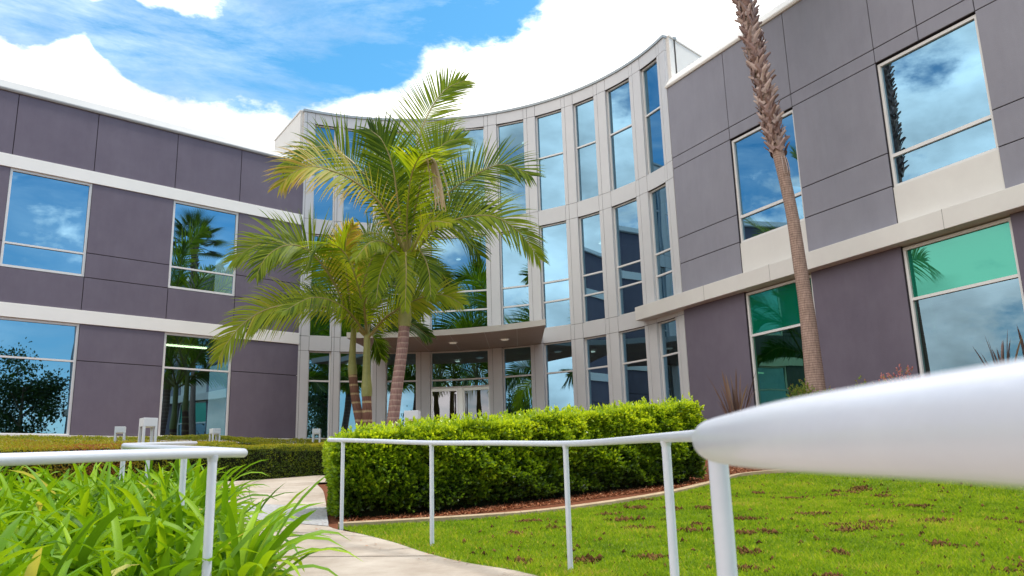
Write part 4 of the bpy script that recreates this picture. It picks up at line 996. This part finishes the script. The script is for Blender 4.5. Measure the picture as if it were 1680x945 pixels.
# ------------------------------------------------------------------ fan palm
FB = (7.23, 20.0)
root = empty('fan_palm', (FB[0], FB[1], gz(*FB)), label='tall fan palm before the right wing, bare trunk with shaggy old leaf bases higher up', cat='palm tree')
C = crom([(a_*1.205, 20.0, .85+(c_-.85)*1.205) for a_, b_, c_ in ((6.0,16.6,1.7),(6.0,16.6,3.3),(5.99,16.6,4.2),(5.95,16.6,5.1),(5.90,16.6,6.2),(5.78,16.6,7.3),(5.66,16.6,8.1),(5.57,16.6,9.1),(5.46,16.6,10.0),(5.34,16.6,11.2),(5.27,16.6,12.2),(5.22,16.6,13.1))], 120)
rr = np.interp(C[:, 2], [2, 2.9, 5.2, 7.4, 9.7, 15.0], [.255, .225, .172, .148, .150, .14])
mb = MB(); mb.tube(C, list(rr), n=28); mb.build('trunk', FTR, root, smooth=True)
BOOT = leafmat('leaf_bases', [(0,(.13,.075,.06)),(.45,(.32,.20,.17)),(1,(.62,.49,.42))], trans=.05)
V, F, T = [], [], []; zz = 8.8; ka = 0
while zz < 15.4:
    i = int(np.argmin(abs(C[:, 2]-zz))); p = C[i]; az = ka*2.399+rng.normal()*.2
    for sgn in (-1, 1):       # split base: two crossing straps
        o = np.array([math.cos(az), math.sin(az), 0]); tdir = np.array([-math.sin(az), math.cos(az), 0])*sgn
        L = rng.uniform(.30, .42); b0 = p+o*(rr[i]-.01)-tdir*.07; tn_ = rng.uniform(.1, .9); up0 = UP*.8+tdir*.55+o*rng.uniform(.0, .14); up0 /= np.linalg.norm(up0)
        sdv = np.cross(up0, o); sdv /= np.linalg.norm(sdv); k0 = len(V)
        for q9, f in enumerate((0, .35, .7, 1)):
            w_ = .085*(1-.66*f)*rng.uniform(.85, 1.15); c_ = b0+up0*L*f+o*(.03+.09*f*f*rng.uniform(.2, 1.6))
            V += [tuple(c_-sdv*w_), tuple(c_+o*.022), tuple(c_+sdv*w_), tuple(c_-o*.012)]; T += [tn_*(.8+.2*f)]*4
            if q9:
                a = k0+4*(q9-1)
                for r_ in range(4): F.append((a+r_, a+(r_+1) % 4, a+4+(r_+1) % 4, a+4+r_))
        F.append((k0+12, k0+13, k0+14, k0+15))
    ka += 1; zz += .034
tag(mk('leaf_bases', V, F, BOOT, root, tone=T), label='shaggy criss-cross of dead leaf bases')
# a few torn fibres at the lower end of the shaggy part
mb = MB(); i = int(np.argmin(abs(C[:, 2]-8.7)))
for k in range(5):
    az = -1.6+.5*k; o = np.array([math.cos(az), math.sin(az), 0]); p = C[i]+o*.16
    mb.tube(crom([p, p+o*.05-UP*.25, p+o*.02-UP*.5+np.array([.03, 0, 0])], 8), .012, n=5)
mk('fibre', mb.v, mb.f, BOOT, root, tone=np.full(len(mb.v), .8), smooth=True)
def fan(parent, c, d, L, R_, tn):
    d = np.array(d, float); d /= np.linalg.norm(d); mb = MB(); e = c+d*L-UP*L*.12
    mb.tube(crom([c, c+d*L*.5+UP*.02, e], 6), .018, n=6); V = list(mb.v); F = list(mb.f); T = [.6]*len(V); s_ = np.cross(d, UP); s_ /= np.linalg.norm(s_)
    for k in range(34):
        a = rad(-125+250*k/33); dd = d*math.cos(a)+s_*math.sin(a); L2 = R_*(.75+.25*math.cos(a))*rng.uniform(.92, 1.05); p = e.copy(); o = len(V); wv = np.cross(dd, UP); wv /= np.linalg.norm(wv)
        for q_ in range(6):
            f = q_/5; ww = (.008+.045*f if f < .5 else .031*(1-f)*2+.002)
            V += [tuple(p-wv*ww), tuple(p+wv*ww)]; T += [tn]*2
            if q_: F.append((o+2*q_-2, o+2*q_-1, o+2*q_+1, o+2*q_))
            p = p+dd*L2/5; dd = dd-UP*.13*(f+.2) if f < .5 else dd-UP*.5*f; dd /= np.linalg.norm(dd)
    mk('frond', V, F, FANL, parent, tone=T)
top = C[-1]
for k in range(26):
    az = k*2.399; el = rad(70-3.3*k); fan(root, top-UP*.02*k, (math.cos(az)*math.cos(el), math.sin(az)*math.cos(el), math.sin(el)), rng.uniform(1.0, 1.3), rng.uniform(.95, 1.15), rng.uniform(.1, .9))

# ------------------------------------------------------------------ planting by the right wing
def flax(label, x, y, z, n_, h, spread, seed_t):
    V, F, T = [], [], []
    for k in range(n_):
        az = rng.uniform(0, 6.28); strap(V, F, T, (x+rng.uniform(-.06, .06), y+rng.uniform(-.06, .06), z), az, h*rng.uniform(.55, 1.05), rng.uniform(.02, spread), .042, rng.uniform(-.1, .5), float(np.clip(rng.normal(seed_t, .2), 0, .9)))
    r = tag(mk('flax_plant', V, F, FLAX, None, tone=np.clip(T, 0, 1), smooth=True), label=label, cat='plant')
    return r
def shrub(label, x, y, z, r, h, n_, t0, t1, name='shrub', mats=SHRUB):
    d = unit(n_); d[:, 2] = abs(d[:, 2]); P = np.array([x, y, z])+d*np.array([r, r, h])*(.45+.55*rng.random(n_)[:, None])
    k = shoots(P, d, 7, .045, .024, t0+(t1-t0)*np.clip(d[:, 2]*.8+.3*rng.random(n_), 0, 1))
    root = empty(name, (x, y, z-.1), label=label, cat='shrub'); mk('foliage', k[0], k[1], mats, root, tone=k[2])
    mb = MB()
    for q_ in range(7):
        a = q_*.9; mb.tube([(x, y, z-.15), (x+math.cos(a)*r*.4, y+math.sin(a)*r*.4, z+h*.35), (x+math.cos(a)*r*.7, y+math.sin(a)*r*.7, z+h*.7)], [.012, .008, .004], n=5)
    mb.build('stems', BARK, root)
flax('spiky brown-purple flax plant at the right end of the big hedge', 4.47, 17.0, gz(4.47, 17.0)-.05, 32, 1.42, .42, .38)
flax('dark upright flax blades before the right green-glazed window', 7.6, 12.9, gz(7.6, 12.9), 14, 1.28, .40, .12)
flax('dark flax blade at the far right behind the near handrail', 8.15, 13.1, gz(8.15, 13.1)-.02, 5, 1.2, .12, .1)
shrub('small light green shrub left of the fan palm trunk', 6.75, 19.6, gz(6.75, 19.6)-.02, .42, .72, 360, .35, .72)
shrub('pink-flowered low shrub under the grey wall of the right wing', 6.45, 13.9, gz(6.45, 13.9)-.05, .55, .98, 700, .45, 1.0)
shrub('tiny green sprig right of the fan palm trunk', 5.92, 15.6, gz(5.92, 15.6)-.05, .22, .72, 170, .4, .72)
shrub('tiny green sprig beside the pink-flowered shrub', 6.19, 15.0, gz(6.19, 15.0)-.05, .22, .86, 170, .4, .72)

# ------------------------------------------------------------------ trees behind the viewer, seen in the glass
def tree(label, x, y, H, R_, n_, ls=.22):
    z = gz(x, y); root = empty('tree', (x, y, z), label=label, cat='tree', group='leafy trees across from the building')
    mb = MB(); mb.tube(crom([(x, y, z-.1), (x+.1, y, z+H*.3), (x-.1, y+.1, z+H*.7)], 10), list(np.linspace(.2, .07, 10)), n=10)
    for k in range(7):
        a = k*2.4; hb_ = z+H*(.28+.06*k); mb.tube([(x, y, hb_), (x+math.cos(a)*R_*.5, y+math.sin(a)*R_*.5, hb_+H*.15)], [.07, .02], n=6)
    mb.build('trunk', BARK, root, smooth=True)
    cl = unit(26)*rng.random((26, 1))**.4*np.array([R_, R_, H*.34])+np.array([x, y, z+H*.62]); c = cl[rng.integers(0, 26, n_)]
    P = c+rng.normal(size=(n_, 3))*R_*.20
    k = leaves(P, unit(n_), unit(n_), ls*(.6+.8*rng.random(n_)), ls*.6*(.6+.8*rng.random(n_)), rng.random(n_), .1)
    mk('crown', k[0], k[1], TREEL, root, tone=k[2])
tree('leafy tree mirrored in the far left ground-floor window', 13.0, 5.0, 8.5, 2.3, 8000)
tree('tall leafy tree mirrored in the leftmost bays of the curved glass', -1.5, -14, 8.0, 3.2, 7000)
tree('leafy tree mirrored beside the entrance doors', -24, 7.3, 8.0, 2.8, 8000)
tree('leafy tree standing between the other mirrored trees', 4.5, -22, 7.0, 3.2, 5000)
tree('leafy tree farthest right of the mirrored row', 19, -4, 7.5, 2.8, 6000)
